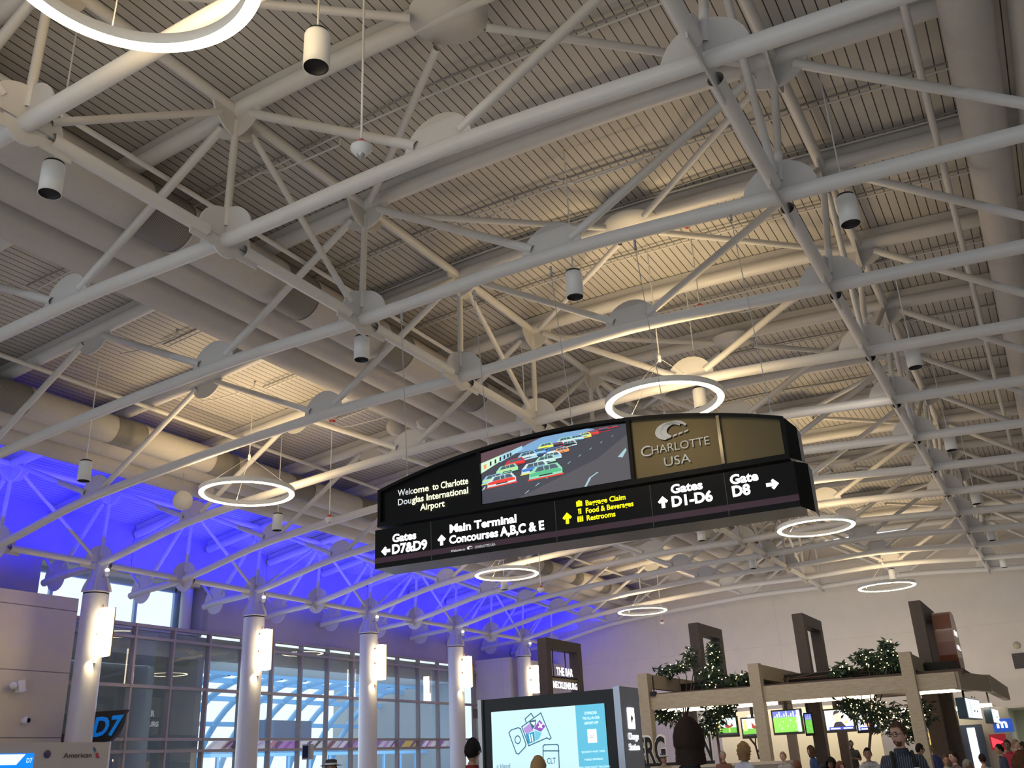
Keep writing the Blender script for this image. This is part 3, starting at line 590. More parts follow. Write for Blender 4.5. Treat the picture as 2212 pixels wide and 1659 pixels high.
top = [i / 16 for i in range(17)]
PQ([(0, 0), (1, 0)] + [(1 - t, 1) for t in top], 'asph', 0)
PQ([(.25, 0), (1, 0), (1, .8), (.8, .45)], 'asph2', 1)
PQ([(0, .80), (.22, .85), (.36, .92), (.44, 1)] + [(t, 1) for t in (.3, .2, .1, 0)], 'crowd', 1)
PQ([(.22, .82), (.45, .80), (.80, .97), (.75, 1), (.6, 1), (.44, 1), (.33, .93)], 'sky', 2)
PQ([(0, .60), (.16, .76), (.26, .88), (.20, .88), (0, .80)], 'wallc', 3); PQ([(.14, .72), (.30, .86), (.30, .93), (.14, .845)], 'wallb', 4)
for x in (.065, .10, .135, .165, .19, .21): PQ([(x, .66 + x * .6), (x + .012, .67 + x * .6), (x + .012, .76 + x * .45), (x, .755 + x * .45)], 'dark', 5)
PQ([(.02, .66), (.04, .68), (.04, .76), (.02, .75)], 'orange', 5)
for i in range(9):
    x = .30 + i * .075; y = .06 + .10 * i - .001 * i * i; s = 1 - i * .07; PQ([(x, y), (x + .006, y), (x + .035 * s, y + .045 * s), (x + .025 * s, y + .045 * s)], 'line', 3)
PQ([(.70, .0), (.715, 0), (.75, .14), (.80, .21), (.79, .215), (.735, .14)], 'line', 3); PQ([(.93, .42), (.96, .40), (.99, .52), (.985, .56)], 'line', 3)
PQ([(.0, .26), (.02, .28), (.03, .33), (.02, .33)], 'line', 3)
def car(x, y, w, body, hood, bump, z):
    x -= w * .08; w *= 1.2; h = w * 1.08
    def R(p): return [(x + a * w, y + b * h) for a, b in p]
    PQ(R([(0, .12), (1, .18), (1.0, .55), (.86, .98), (.2, .95), (.02, .52)]), body, z)
    PQ(R([(.18, .58), (.90, .62), (.80, .92), (.28, .90)]), 'win', z + 1)
    PQ(R([(.03, .50), (.30, .58), (.86, .60), (.97, .50), (.98, .34), (.04, .28)]), hood, z + 1)
    PQ(R([(.30, .22), (.72, .24), (.70, .32), (.32, .31)]), 'dark', z + 2)
    for a in (.46, .62): PQ(R([(a, .60), (a + .02, .60), (a + .01, .91), (a - .01, .91)]), body, z + 2)
    PQ(R([(-.04, .02), (1.03, .08), (1.04, .20), (.9, .18), (.1, .10), (-.02, .12)]), bump, z + 2)
z = 6
for (x, y, w, b, h, bp) in ((.90, .93, .05, 'dark', 'red2', 'asph'), (.82, .885, .07, 'red2', 'dark', 'asph'), (.74, .855, .075, 'red', 'red', 'asph'), (.69, .83, .075, 'yellow', 'lime', 'orange'), (.63, .80, .085, 'cyan', 'white', 'dark'), (.55, .79, .09, 'green2', 'white', 'dark'), (.57, .71, .095, 'white', 'dark', 'dark'), (.50, .74, .08, 'red2', 'dark', 'dark'), (.42, .75, .09, 'green2', 'yellow', 'dark'), (.47, .62, .11, 'blue', 'white', 'dark'), (.53, .62, .085, 'orange', 'orange', 'dark'), (.36, .66, .10, 'blue', 'cyan', 'dark'), (.28, .63, .115, 'cyan', 'white', 'white'), (.44, .52, .12, 'white', 'cyan', 'dark'), (.40, .48, .12, 'green2', 'white', 'dark'), (.19, .55, .12, 'red2', 'red', 'dark'), (.13, .45, .13, 'green2', 'lime', 'dark'), (.31, .36, .155, 'white', 'blue', 'yellow'), (.03, .33, .13, 'cyan', 'lime', 'yellow'), (.07, .24, .17, 'white', 'red', 'red'), (.365, .23, .19, 'green2', 'green', 'red')):
    car(x, y, w, b, h, bp, z); z += 3
part('video_screen', pic, smats, sg, 'video screen showing a pack of stock cars racing')
for u, lab in ((.44, 'leftmost'), (1.83, 'second from left'), (3.17, 'middle'), (4.52, 'fourth from left'), (5.92, 'rightmost')):
    a = sp(u, arch(u) - .02, -.2); hi = sp(u, 0, 0); zc = 8.2
    part('hanging_cable', MB().tube([a + Vector((0, 0, .08)), Vector((a.x, YT(2), zc))], .006, 6), M['steel'], sg)
    part('cable_hook', MB().tube([a, a + Vector((0, 0, .16))], .014, 8), M['white'], sg)
    part('chord_clamp', MB().tube([(a.x, YT(2), 8.2), (a.x, YT(2), 8.36)], .02, 8), M['steel'], sg)
# ================================================================ GATE DESK AND GATE SIGN (left)
o = thing('gate_desk', 'pale grey gate desk back wall with airline lettering, in front of the first round column', 'desk', (-21.2, 14.5, 0))
part('back_wall', MB().bx((-21.3, 10.5, 0), (-21.02, 16.72, 2.52)), mat('desk_grey', (.47, .45, .42), .5), o)
part('end_cap', MB().bx((-21.3, 16.72, 0), (-21.0, 16.76, 2.53)), M['white'], o)
DF = (Vector((-21.01, 0, 0)), Vector((0, 1, 0)), Vector((0, 0, 1)), Vector((1, 0, 0)))
def dpx(x, y): p = at(x, y, X=-21.01); return (p.y, p.z)
(a0, b0), (a1, _) = dpx(136, 1637), dpx(197, 1634)
part('lettering', text_into(MB(), 'American', DF, a0, a1, b0, .11, .01, .01), mat('letter_navy', (.015, .02, .035), .5), o, 'dark airline lettering')
fl = MB()
poly_into(fl, [dpx(200, 1614), dpx(205, 1615), dpx(208, 1623), dpx(204, 1624)], DF, .01, 0); poly_into(fl, [dpx(206, 1628), dpx(211, 1625), dpx(215, 1638), dpx(208, 1638)], DF, .01, 1)
part('airline_mark', fl, [mat('mark_blue', (.03, .13, .22), .5), mat('mark_red', (.42, .04, .06), .5)], o, 'blue and red slanting mark')
y, z = dpx(102, 1629); part('round_badge', MB().lathe((-21.0, y, z), [(.001, .008), (.085, .008), (.09, 0)], 24, axis=(1, 0, 0)), mat('badge_purple', (.06, .04, .12), .4), o, 'round purple badge')
(y1, z1) = dpx(74, 1627)
scr = MB(); poly_into(scr, rect(12.5, 1.2, y1, z1), DF, .012, 0); poly_into(scr, [(12.5, z1 - .02), (y1 - .22, z1 - .02), (y1 - .42, z1 - .24), (12.5, z1 - .24)], DF, .015, 1)
text_into(scr, 'D7', DF, y1 - .18, y1 - .04, z1 - .20, .10, .018, .01, 1)
text_into(scr, 'Welcome to', DF, y1 - 1.6, y1 - .84, z1 - .42, .085, .018, .0, 1); text_into(scr, 'Charlotte, NC', DF, y1 - 1.75, y1 - .62, z1 - .60, .12, .018, .02, 1)
part('gate_screen', scr, [flatmat((.0, .22, .85), 1.0, 'screen_blue'), flatmat((.75, .80, .95), 1.0, 'screen_white')], o, 'blue gate screen with white text')
# curved gate sign
gp = [at(195, 1531, Y=18.35), at(277, 1533, Y=18.35)]
o = thing('gate_sign', 'dark curved sail-shaped gate sign with blue D7, behind the first round column', 'gate sign', (-24, 18.35, 2.7))
zt_ = gp[1].z; P = [(-25.2, 18.35, zt_ + .06), (gp[1].x, 18.35, zt_)]
for i in range(9):
    a = i / 8 * math.pi / 2; P.append((gp[1].x - .12 - .95 * (1 - math.cos(a)), 18.35, zt_ - .12 - .78 * math.sin(a)))
P.append((-25.2, 18.35, zt_ - .98))
part('sign_shell', MB().prism(P, (0, 1, 0), .12), mat('gunmetal', (.055, .05, .048), .35, metal=.5), o)
GF = (Vector((0, 18.27, 0)), Vector((1, 0, 0)), Vector((0, 0, 1)), Vector((0, -1, 0)))
c0 = at(262, 1545, Y=18.27); c1 = at(190, 1590, Y=18.27)
part('lettering', text_into(MB(), 'D7', GF, c0.x - 1.12, c0.x, c1.z - .02, .50, .01, .03, shear=.25), mat('letter_blue', (.0, .20, .62), .4, emit=(0, .2, .65), es=.35), o, 'blue D7 lettering')
# cameras and small devices on the beige wall
for (px, py, lab, s) in ((40, 1482, 'white wall camera with square housing on the beige gate wall', 1), (57, 1556, 'small white dome camera low on the beige gate wall', 0)):
    p = at(px, py, X=-24.15); o = thing('wall_camera', lab, 'camera', p)
    part('mount', MB().bx((-24.3, p.y - .07, p.z - .05), (-24.15, p.y + .03, p.z + .05)), M['white'], o)
    if s: part('camera_body', MB().box((p.x, p.y + .05, p.z), (.16, .2, .3), 0, Matrix.Rotation(.25, 3, 'X')), M['white'], o); part('round_sensor', MB().sphere((p.x + .02, p.y - .16, p.z), .1), M['white'], o)
    else: part('dome', MB().sphere((p.x - .03, p.y, p.z), .1), M['white'], o); part('dark_lens', MB().sphere((p.x + .02, p.y + .03, p.z), .07), M['black'], o)
p = at(665, 1624, X=-20); o = thing('gate_monitor', 'small grey monitor on a thin pole in front of the curtain wall', 'monitor', (p.x, p.y, 0))
part('pole', MB().tube([(p.x, p.y, 0), (p.x, p.y, p.z)], .03, 10), M['steel'], o); part('monitor_case', MB().box((p.x, p.y, p.z), (.34, .12, .42)), M['steel'], o)
part('monitor_screen', MB().box((p.x - .04, p.y - .065, p.z), (.2, .01, .34)), mat('screen_dark', (.01, .02, .05), .2), o, 'dark screen')
# ================================================================ CHARGING STATION
kx0, kx1, ky0, ky1, kz = -6.13, -4.30, 10.0, 10.5, 2.25
o = thing('charging_station', 'tall free-standing charging station with big lit advertising screen, centre foreground', 'charging station', ((kx0 + kx1) / 2, 10.25, 0))
part('case', MB().bx((kx0 + .05, ky0 + .02, 0), (kx1 - .07, ky1, kz)), M['black'], o)
part('left_edge', MB().bx((kx0, ky0 - .02, 0), (kx0 + .05, ky1, kz)), M['steel'], o, 'silver edge')
part('right_side', MB().bx((kx1 - .075, ky0 - .02, 0), (kx1, ky1 + .02, kz + .02)), mat('silver_side', (.42, .46, .55), .3, metal=.4), o, 'silver side panel')
KF = (Vector((0, ky0 + .01, 0)), Vector((1, 0, 0)), Vector((0, 0, 1)), Vector((0, -1, 0)))
def kp(x, y): p = at(x, y, Y=ky0); return (p.x, p.z)
ks = MB(); kc = [flatmat((.50, .72, .78), 1.0, 'ad_pale'), flatmat((.10, .42, .58), 1.0, 'ad_teal'), flatmat((.06, .16, .22), .6, 'ad_line'), flatmat((.9, .95, 1), 1.0, 'ad_white'), flatmat((.25, .07, .40), .9, 'ad_purple'), flatmat((.03, .28, .45), .9, 'ad_blue'), flatmat((.42, .25, .60), .9, 'ad_violet'), flatmat((.16, .50, .62), .9, 'ad_cyan')]
sx0, sx1, sz1 = kp(1060, 1531)[0], kp(1304, 1514)[0], kz - .145
bx_ = sx0 + (sx1 - sx0) * .755
poly_into(ks, rect(sx0, .9, sx1, sz1), KF, .004, 0); poly_into(ks, rect(bx_, .9, sx1, sz1), KF, .006, 1)
def kline(pts, w=.006, mi=2, off=.008, closed=True):
    pts = [Vector((p[0], p[1])) for p in pts]; n = len(pts)
    for i in range(n if closed else n - 1):
        a, b = pts[i], pts[(i + 1) % n]; d = (b - a); L_ = d.length
        if L_ < 1e-6: continue
        d /= L_; m = Vector((-d.y, d.x)) * w; e = d * w; poly_into(ks, [a - e + m, b + e + m, b + e - m, a - e - m], KF, off, mi)
kline([kp(*p) for p in ((1099, 1583), (1104, 1577), (1119, 1572), (1124, 1574), (1136, 1608), (1134, 1614), (1120, 1629), (1115, 1627))])
c = kp(1118, 1598); kline([(c[0] + .035 * math.cos(a), c[1] + .042 * math.sin(a)) for a in [i * math.pi / 8 for i in range(16)]], .005)
kline([kp(*p) for p in ((1127, 1570), (1168, 1540), (1190, 1594), (1187, 1597), (1181, 1594), (1142, 1611))])
kline([kp(*p) for p in ((1137, 1562), (1134, 1553), (1147, 1541), (1152, 1549))], closed=False)
kline([kp(*p) for p in ((1173, 1659), (1173, 1612), (1176, 1609), (1203, 1608), (1206, 1611), (1208, 1659))], closed=False); kline([kp(1173, 1622), kp(1207, 1622)], closed=False)
poly_into(ks, [kp(*p) for p in ((1130, 1574), (1143, 1563), (1152, 1578), (1136, 1586))], KF, .007, 6)
poly_into(ks, [kp(*p) for p in ((1142, 1558), (1158, 1554), (1157, 1566), (1150, 1576))], KF, .0072, 2); poly_into(ks, [kp(*p) for p in ((1146, 1561), (1156, 1559), (1154, 1568))], KF, .0078, 3)
poly_into(ks, [kp(*p) for p in ((1165, 1555), (1178, 1569), (1168, 1581), (1153, 1574))], KF, .007, 4)
poly_into(ks, [kp(*p) for p in ((1162, 1570), (1173, 1562), (1174, 1564), (1163, 1573))], KF, .009, 3); poly_into(ks, [kp(*p) for p in ((1163, 1561), (1166, 1561), (1172, 1573), (1168, 1573))], KF, .0092, 3)
poly_into(ks, [kp(*p) for p in ((1135, 1586), (1154, 1580), (1155, 1602), (1141, 1607))], KF, .0072, 5)
for px in (1142, 1147): poly_into(ks, [kp(px, 1586), kp(px + 2.5, 1585), kp(px + 5, 1602), kp(px + 3, 1602)], KF, .009, 3)
poly_into(ks, [kp(*p) for p in ((1155, 1577), (1170, 1583), (1164, 1597), (1155, 1601))], KF, .0074, 7)
text_into(ks, 'CLT', KF, kp(1182, 0 + 1650)[0], kp(1201, 1650)[0], kp(1182, 1650)[1], .062, .009, .01, 2)
text_into(ks, 'a blend', KF, kp(1073, 1659)[0], kp(1102, 1659)[0], kp(1073, 1660)[1], .05, .009, .0, 2)
bw = (sx1 - bx_)
for i, (s, f, cp) in enumerate((('DOWNLOAD', .42, .032), ('THE ALL-IN-ONE', .58, .030), ('AIRPORT APP', .48, .030))):
    cxm = bx_ + bw * .52; text_into(ks, s, KF, cxm - bw * f / 2, cxm + bw * f / 2, sz1 - .105 - .052 * i, cp, .009, .0, 3)
cxm = bx_ + bw * .52; poly_into(ks, rect(cxm - .055, sz1 - .40, cxm + .055, sz1 - .26), KF, .009, 3); text_into(ks, 'CLT', KF, cxm - .03, cxm + .03, sz1 - .35, .03, .011, 0, 2)
for i, s in enumerate(('SECURITY WAIT TIMES', 'MOBILE ORDERING', 'REAL-TIME FLIGHT TRACKING', 'BOOK PARKING', 'AIRPORT NAVIGATION AND', 'DINING & SHOPPING GUIDE', 'AND MUCH MORE')):
    w = .0135 * len(s) * .55; text_into(ks, s, KF, cxm - w, cxm + w, sz1 - .50 - .078 * i + (.03 if i >= 5 else 0), .020, .009, -.005, 3)
part('advert_screen', ks, kc, o, 'pale blue advertising screen with suitcase drawing')
RF = (Vector((kx1 + .004, 0, 0)), Vector((0, 1, 0)), Vector((0, 0, 1)), Vector((1, 0, 0)))
sd = MB(); poly_into(sd, rect(ky0 + .15, 1.83, ky0 + .33, 2.05), RF, .003, 0); poly_into(sd, [(ky0 + .21, 1.94), (ky0 + .25, 1.98), (ky0 + .28, 1.94), (ky0 + .23, 1.88)], RF, .005, 1)
text_into(sd, 'Charge', RF, ky0 + .12, ky0 + .40, 1.72, .07, .004, .01, 0); text_into(sd, 'Station', RF, ky0 + .12, ky0 + .40, 1.61, .07, .004, .01, 0)
part('side_lettering', sd, [M['txt_white'], mat('phone_grey', (.2, .22, .26), .4)], o, 'glowing white lettering reading Charge Station')
# ================================================================ RESTAURANT PERGOLA (right)
PY = 26.85
o = thing('pergola', 'pale weathered timber pergola over the restaurant bar', 'pergola', (-6.6, 30, 0))
posts = [(-10.74, 3.84), (-7.455, 3.84), (-3.51, 3.78)]
for x, z in posts:
    part('post', MB().bx((x - .14, PY - .21, 0), (x + .16, PY + .12, z)), M['wood_pale'], o)
    part('cross_beam', MB().bx((x - .09, PY + .12, z - .39), (x + .09, 33.6, z)), M['wood_pale'], o)
part('front_beam', MB().prism([(-10.87, PY, 2.835), (-2.43, PY, 2.805), (-2.43, PY, 3.21), (-10.87, PY, 3.255)], (0, 1, 0), .15), M['wood_pale'], o)
part('front_beam', MB().prism([(-2.43, PY, 2.79), (-1.92, 29.4, 2.79), (-1.92, 29.4, 3.21), (-2.43, PY, 3.21)], (1, .2, 0), .15), M['wood_pale'], o)
part('side_beam', MB().bx((-2.03, 29.4, 2.82), (-1.83, 37.2, 3.24)), M['wood_pale'], o)
part('bracket', MB().bx((-10.55, PY - .15, 3.21), (-10.4, PY, 3.33)), M['matblack'], o, 'black bracket'); part('bracket', MB().bx((-10.46, PY - .12, 3.33), (-10.43, PY - .09, 3.75)), M['matblack'], o, 'black bracket')
part('canopy', MB().bx((-11.4, PY + .3, 3.18), (-2.25, 36.9, 3.30)), mat('dark_soffit', (.07, .045, .035), .7), o, 'dark canopy deck')
part('planter_rail', MB().bx((-10.8, 29.55, 3.33), (-2.55, 29.67, 3.68)), M['matblack'], o, 'black planter rail')
for x0, x1, lb in ((-11.55, -7.8, 'between the two left posts'), (-7.35, -4.95, 'between the middle and right posts'), (-4.1, -2.6, 'right of the right post'), (-12.9, -12.4, 'beside the charging station')):
    tag(MB().bx((x0, 30.0, 2.88), (x1, 30.1, 2.985)).build('led_light', M['led']), 'bright linear lamp under the pergola, ' + lb, 'light', 'linear lamps under the pergola')
for i, (px, py) in enumerate(((1628, 1546), (1742, 1542), (1770, 1540), (1960, 1533), (1850, 1535), (2063, 1530), (2078, 1530), (2127, 1523))):
    p = at(px, py, Y=35.25); tag(MB().bx((p.x - .2, 35.15, p.z - .06), (p.x + .2, 35.35, p.z + .045)).build('ceiling_lamp', M['led']), 'small warm lamp deep under the canopy, %s' % ['beside the left post', 'right of the football screen', 'left of the interview screen', 'above the person with glasses', 'behind the leaves', 'left of the menu screen', 'next to the menu screen', 'behind the second menu screen'][i], 'light', 'small lamps under the canopy')
# timber portals
fr = [(-14.85, 28.65, 31.35, 3.37, 5.46, 'dark timber portal at left holding the lit bar sign'), (-9.9, 29.75, 32.2, 3.31, 5.52, 'dark timber portal above the left half of the pergola'), (-6.6, 29.85, 32.4, 3.31, 5.46, 'dark timber portal above the middle post'), (-3.225, 30.0, 33.15, 3.31, 5.46, 'dark timber portal at right holding the brown oval sign')]
for x, ya, yb, z0, z1, lab in fr:
    o = thing('timber_portal', lab, 'portal', (x - .15, (ya + yb) / 2, z0), 'dark timber portals'); w = .33
    part('upright', MB().bx((x - .33, ya, z0), (x, ya + w, z1)), M['darkwood'], o); part('upright', MB().bx((x - .33, yb - w, z0), (x, yb, z1)), M['darkwood'], o)
    part('head_beam', MB().bx((x - .33, ya + w, z1 - w), (x, yb - w, z1)), M['darkwood'], o)
    if x == -14.85:
        part('shelf_bar', MB().bx((x - .18, ya + w, 4.13), (x - .06, yb - w, 4.2)), mat('brass_bar', (.25, .18, .10), .5), o, 'brown bar')
        for dy in (.66, 1.6): part('suspension_rod', MB().tube([(x - .12, ya + dy, 4.2), (x - .12, ya + dy, z1 - w)], .018, 6), M['matblack'], o)
o = thing('bar_roof', 'dark flat roof carrying the lit bar sign portal', 'roof', (-15.75, 30, 0)); part('roof_slab', MB().bx((-17.7, 28.5, 3.07), (-13.95, 32.1, 3.37)), M['darkwood'], o); part('support_post', MB().bx((-17.55, 31.35, 0), (-17.25, 31.65, 3.07)), M['darkwood'], o); part('support_post', MB().bx((-14.4, 31.35, 0), (-14.1, 31.65, 3.07)), M['darkwood'], o)
TF = (Vector((-14.91, 0, 0)), Vector((0, 1, 0)), Vector((0, 0, 1)), Vector((1, 0, 0)))
o = thing('bar_sign', 'glowing white bar sign letters hung in the left dark timber portal', 'sign', (-14.91, 30, 3.75))
part('lettering', text_into(MB(), 'THE BAR', TF, 29.43, 30.68, 4.305, .255, .0, .03), M['txt_white'], o); part('lettering', text_into(MB(), 'MECKLENBURG', TF, 29.13, 30.95, 3.88, .21, .0, .03), M['txt_white'], o)
part('letter_rail', MB().bx((-14.98, 29.02, 4.21), (-14.93, 31.0, 4.26)), M['matblack'], o)
o = thing('oval_sign', 'glossy brown rounded sign with white letters in the right timber portal', 'sign', (-3.0, 31.8, 3.65))
ov = []
for k in range(28):
    a = 2 * math.pi * k / 28; cu = lambda v, e: math.copysign(abs(v) ** e, v); ov.append((-2.895, 32.05 + .78 * cu(math.cos(a), .6), 4.35 + .92 * cu(math.sin(a), .6)))
part('sign_body', MB().prism(ov, (1, 0, 0), .5), mat('brown_gloss', (.16, .045, .02), .3, coat=.3), o)
OF = (Vector((-2.63, 0, 0)), Vector((0, 1, 0)), Vector((0, 0, 1)), Vector((1, 0, 0)))
part('lettering', text_into(MB(), 'BAR', OF, 31.65, 32.45, 4.55, .16, .0, .0), M['txt_white'], o); part('lettering', text_into(MB(), 'GRILL', OF, 31.6, 32.5, 4.15, .13, .0, .0), M['txt_white'], o)
# dark inner columns
greyb = mat('greybrown', (.22, .18, .15), .7)
for i, (px, Y, w) in enumerate(((1500, 33.9, .3), (1773, 34.2, .39), (1822, 36.6, .3), (2030, 32.4, .45), (2062, 33.3, .42), (1712, 36.6, .3))):
    p = at(px, 1600, Y=Y); tag(MB().bx((p.x - w / 2, Y - w / 2, 0), (p.x + w / 2, Y + w / 2, 3.18)).build('timber_column', M['darkwood'] if i != 5 else greyb), 'dark square timber column inside the restaurant, %s' % ['behind the person with dark bob', 'between the football and interview screens', 'behind the standing server', 'just right of the person with glasses', 'left of the menu screens', 'behind the seated people'][i], 'column', 'dark columns under the canopy')
# restaurant back wall, bar, letters
BYW = 40.5
tag(MB().bx((at(1560, 1600, Y=BYW).x, BYW, 0), (at(1905, 1600, Y=BYW).x, BYW + .2, 3.2)).build('wall_restaurant', mat('cream_inner', (.62, .55, .38), .6), org=(0, 0, 0)), kind='structure')
area('kitchen_light', (-6.8, 37.3, 3.1), (-6.8, 40.4, 1.6), 8, .6, 80, (1, .9, .70))
area('bar_light', (-8.2, 30.3, 2.85), (-8.2, 29.6, 0), 6, .5, 70, (1, .82, .6))
o = thing('bar_counter', 'pale bar counter in front of the restaurant with lettered sign on top', 'counter', (-9.0, 25.9, 0))
ba, bb = at(1366, 1655, Y=25.65), at(1700, 1640, Y=25.65)
part('counter_body', MB().bx((ba.x, 25.5, 0), (bb.x, 25.95, 1.27)), mat('counter_pale', (.5, .46, .4), .6), o); part('counter_top', MB().bx((ba.x, 25.35, 1.27), (bb.x, 26.2, 1.34)), mat('counter_top', (.45, .38, .30), .4), o)
o = thing('block_letters', 'big black condensed letters with white outline standing on the bar counter', 'sign', ((ba.x + bb.x) / 2, 25.6, 1.34))
MF = (Vector((0, 25.56, 0)), Vector((1, 0, 0)), Vector((0, 0, 1)), Vector((0, -1, 0)))
def mx(x): return at(x, 1620, Y=25.56).x
ow = mat('outline_white', (.75, .73, .68), .6)
for s, xa, xb in (('MERG', 1350, 1440), ('AN', 1494, 1540)):
    part('white_outline', text_into(MB(), s, MF, mx(xa), mx(xb), 1.41, .71, .0, .055), ow, o); part('black_face', text_into(MB(), s, MF, mx(xa + 2), mx(xb - 2), 1.435, .66, .02, .025), M['matblack'], o, 'black condensed letters')
part('base_rail', MB().bx((mx(1366), 25.5, 1.34), (mx(1540), 25.62, 1.42)), M['matblack'], o)
# TV screens
TV = [(1545, 1553, 1593, 1587, 31.2, 0, 'leftmost television, half hidden by the lit leaves'), (1602, 1554, 1652, 1589, 30.9, 0, 'television left of the middle post showing a bird'), (1668, 1538, 1734, 1581, 30.9, 1, 'television right of the middle post showing a football match'), (1737, 1543, 1758, 1584, 32.4, 1, 'narrow visible television showing green pitch beside the dark column'), (1780, 1536, 1846, 1576, 30.9, 2, 'television showing a person being interviewed'), (1848, 1536, 1896, 1577, 31.5, 3, 'television behind the leaves, right of the interview')]
tvm = [flatmat(c, 1.0, 'tv_colour') for c in ((.50, .70, .80), (.10, .35, .05), (.22, .03, .02), (.75, .70, .20), (.10, .14, .55), (.16, .55, .08), (.80, .85, .9), (.75, .78, .85), (.75, .42, .35), (.02, .02, .03), (.03, .06, .50), (.45, .55, .75))]
for x0, y0, x1, y1, Y, kind, lab in TV:
    a, b = at(x0, y0, Y=Y), at(x1, y1, Y=Y); w = b.x - a.x; z1 = (a.z + at(x1, y0 - (x1 - x0) * .08, Y=Y).z) / 2; z0 = z1 - (a.z - at(x0, y1 + (x1 - x0) * .04, Y=Y).z); h = z1 - z0
    o = thing('television', lab, 'television', (a.x + w / 2, Y, z0), 'televisions over the bar'); F = (Vector((a.x, Y, z0)), Vector((1, 0, 0)), Vector((0, 0, 1)), Vector((0, -1, 0)))
    part('tv_case', MB().bx((a.x - .045, Y, z0 - .075), (b.x + .045, Y + .1, z1 + .045)), M['matblack'], o)
    part('tv_mount', MB().bx((a.x + w / 2 - .045, Y + .04, z1), (a.x + w / 2 + .045, Y + .09, 3.18)), M['matblack'], o)
    s = MB(); pf = lambda pts, mi, off=.004: poly_into(s, [(p[0] * w, p[1] * h) for p in pts], F, off * 1.6, mi)
    if kind == 0:
        pf(rect(0, 0, 1, 1), 0, .002); pf(rect(.0, .0, 1, .42), 1, .003); pf(rect(.05, .3, .22, .95), 3, .0045); pf([(.45, .45), (.62, .38), (.85, .5), (.8, .7), (.7, .52), (.58, .6), (.45, .8)], 2, .005); pf(rect(.62, .15, .68, .4), 3, .0052); pf(rect(.0, .0, 1, .1), 9, .0056)
    elif kind == 1:
        pf(rect(0, 0, 1, 1), 5, .002); pf(rect(0, .70, 1, 1), 4, .003)
        for k in range(11): pf(rect(.05 + .085 * k, .72, .10 + .085 * k, .78 + .2 * ((k * 7) % 3) / 2), 11, .0035)
        for (u, v) in ((.2, .3), (.35, .45), (.5, .25), (.62, .5), (.7, .2), (.28, .15), (.8, .42)): pf(rect(u, v, u + .02, v + .08), 6, .004)
        pf(rect(.84, .0, .845, .70), 6, .004)
        if w > .6: pf(rect(.86, -.02, .98, 1.02), 11, .006)
    else:
        pf(rect(0, 0, 1, 1), 7, .002); pf(rect(0, 0, 1, .16), 10, .003); pf(rect(0, .0, .1, 1), 11, .0035)
        if kind == 2:
            pf([(.25, .14), (.32, .35), (.42, .42), (.58, .40), (.72, .14)], 9, .004); pf([(.36, .40), (.33, .65), (.38, .86), (.50, .9), (.58, .75), (.56, .52), (.50, .40)], 8, .0045); pf([(.31, .70), (.34, .93), (.46, 1.0), (.58, .92), (.50, .84), (.38, .80)], 9, .005)
        else: pf(rect(.4, .2, .6, .8), 8, .004)
        pf(rect(.7, .3, .8, .45), 3, .004); pf(rect(.62, .03, .95, .10), 6, .004); pf(rect(.15, .03, .5, .10), 6, .004)
    part('tv_picture', s, tvm, o, 'lit television picture')
# angled menu light boxes
for i, (x0, x1, yt, yb, Y, lab) in enumerate(((2083, 2118, 1506, 1556, 28.35, 'near glowing white menu box at the right end of the pergola'), (2140, 2158, 1529, 1566, 35.25, 'far glowing white menu box at the right end of the pergola'))):
    a, b = at(x0, yt, Y=Y), at(x0, yb - 4, Y=Y); X2 = at(x1, (yt + yb) / 2, Y=Y + 2.4).x
    o = thing('menu_light_box', lab, 'menu sign', (a.x, Y, b.z), 'menu light boxes'); A = Vector((a.x, Y, 0)); Bv = Vector((X2, Y + 2.4, 0)); u = (Bv - A).normalized(); L_ = (Bv - A).length; nn = Vector((u.y, -u.x, 0))
    z0, z1 = b.z, a.z
    part('box_case', MB().prism([A + Vector((0, 0, z0)) - nn * .12, Bv + Vector((0, 0, z0)) - nn * .12, Bv + Vector((0, 0, z1)) - nn * .12, A + Vector((0, 0, z1)) - nn * .12], nn, .23), mat('box_blue', (.07, .12, .18), .5), o)
    part('hanger', MB().bx((a.x - .05, Y + .1, z1 - .1), (a.x, Y + .15, 3.2)), M['matblack'], o)
    s = MB(); F = (A, u, Vector((0, 0, 1)), nn); poly_into(s, rect(.03, z0 + .02, L_ - .03, z1 - .02), F, .006, 0)
    for k in range(2): poly_into(s, rect(.57 + .15 * k, z0 + .05, .61 + .15 * k, z1 - .05), F, .01, 1)
    for k in range(4): poly_into(s, rect(1.1 + .48 * (k % 2), z0 + .18 + .36 * (k // 2), 1.3 + .48 * (k % 2), z0 + .22 + .36 * (k // 2)), F, .01, 1)
    part('menu_face', s, [glow('menu_white', (.80, .95, 1.0), 1.3), mat('menu_dark', (.04, .05, .06), .5)], o, 'glowing white menu face')
# cream round kiosk, blue sign, red panel
a = at(2105, 1600, Y=38.25); o = thing('round_kiosk', 'cream round kiosk wall with two tall lit panels in a dark frame', 'kiosk', (a.x, 38.25, 0))
part('kiosk_wall', MB().tube([(a.x, 39.9, 0), (a.x, 39.9, 2.7)], 1.17, 36, caps=True), mat('kiosk_cream', (.55, .50, .40), .6), o)
part('dark_frame', MB().bx((a.x - .87, 38.1, 0), (a.x + .33, 38.4, 2.14)), mat('frame_navy', (.03, .05, .09), .4), o)
for dx in (-.63, -.0): part('lit_panel', MB().bx((a.x + dx - .15, 38.06, .6), (a.x + dx + .1, 38.09, 2.04)), M['txt_white'], o, 'tall glowing white panel')
p = at(2167, 1567, Y=37.5); o = thing('blue_sign', 'small blue sign with white letter m beside the far menu box', 'sign', (p.x, 37.5, p.z)); part('sign_box', MB().box(p, (.60, .35, .42)), glow('sign_blue', (.02, .08, .40), .8), o)
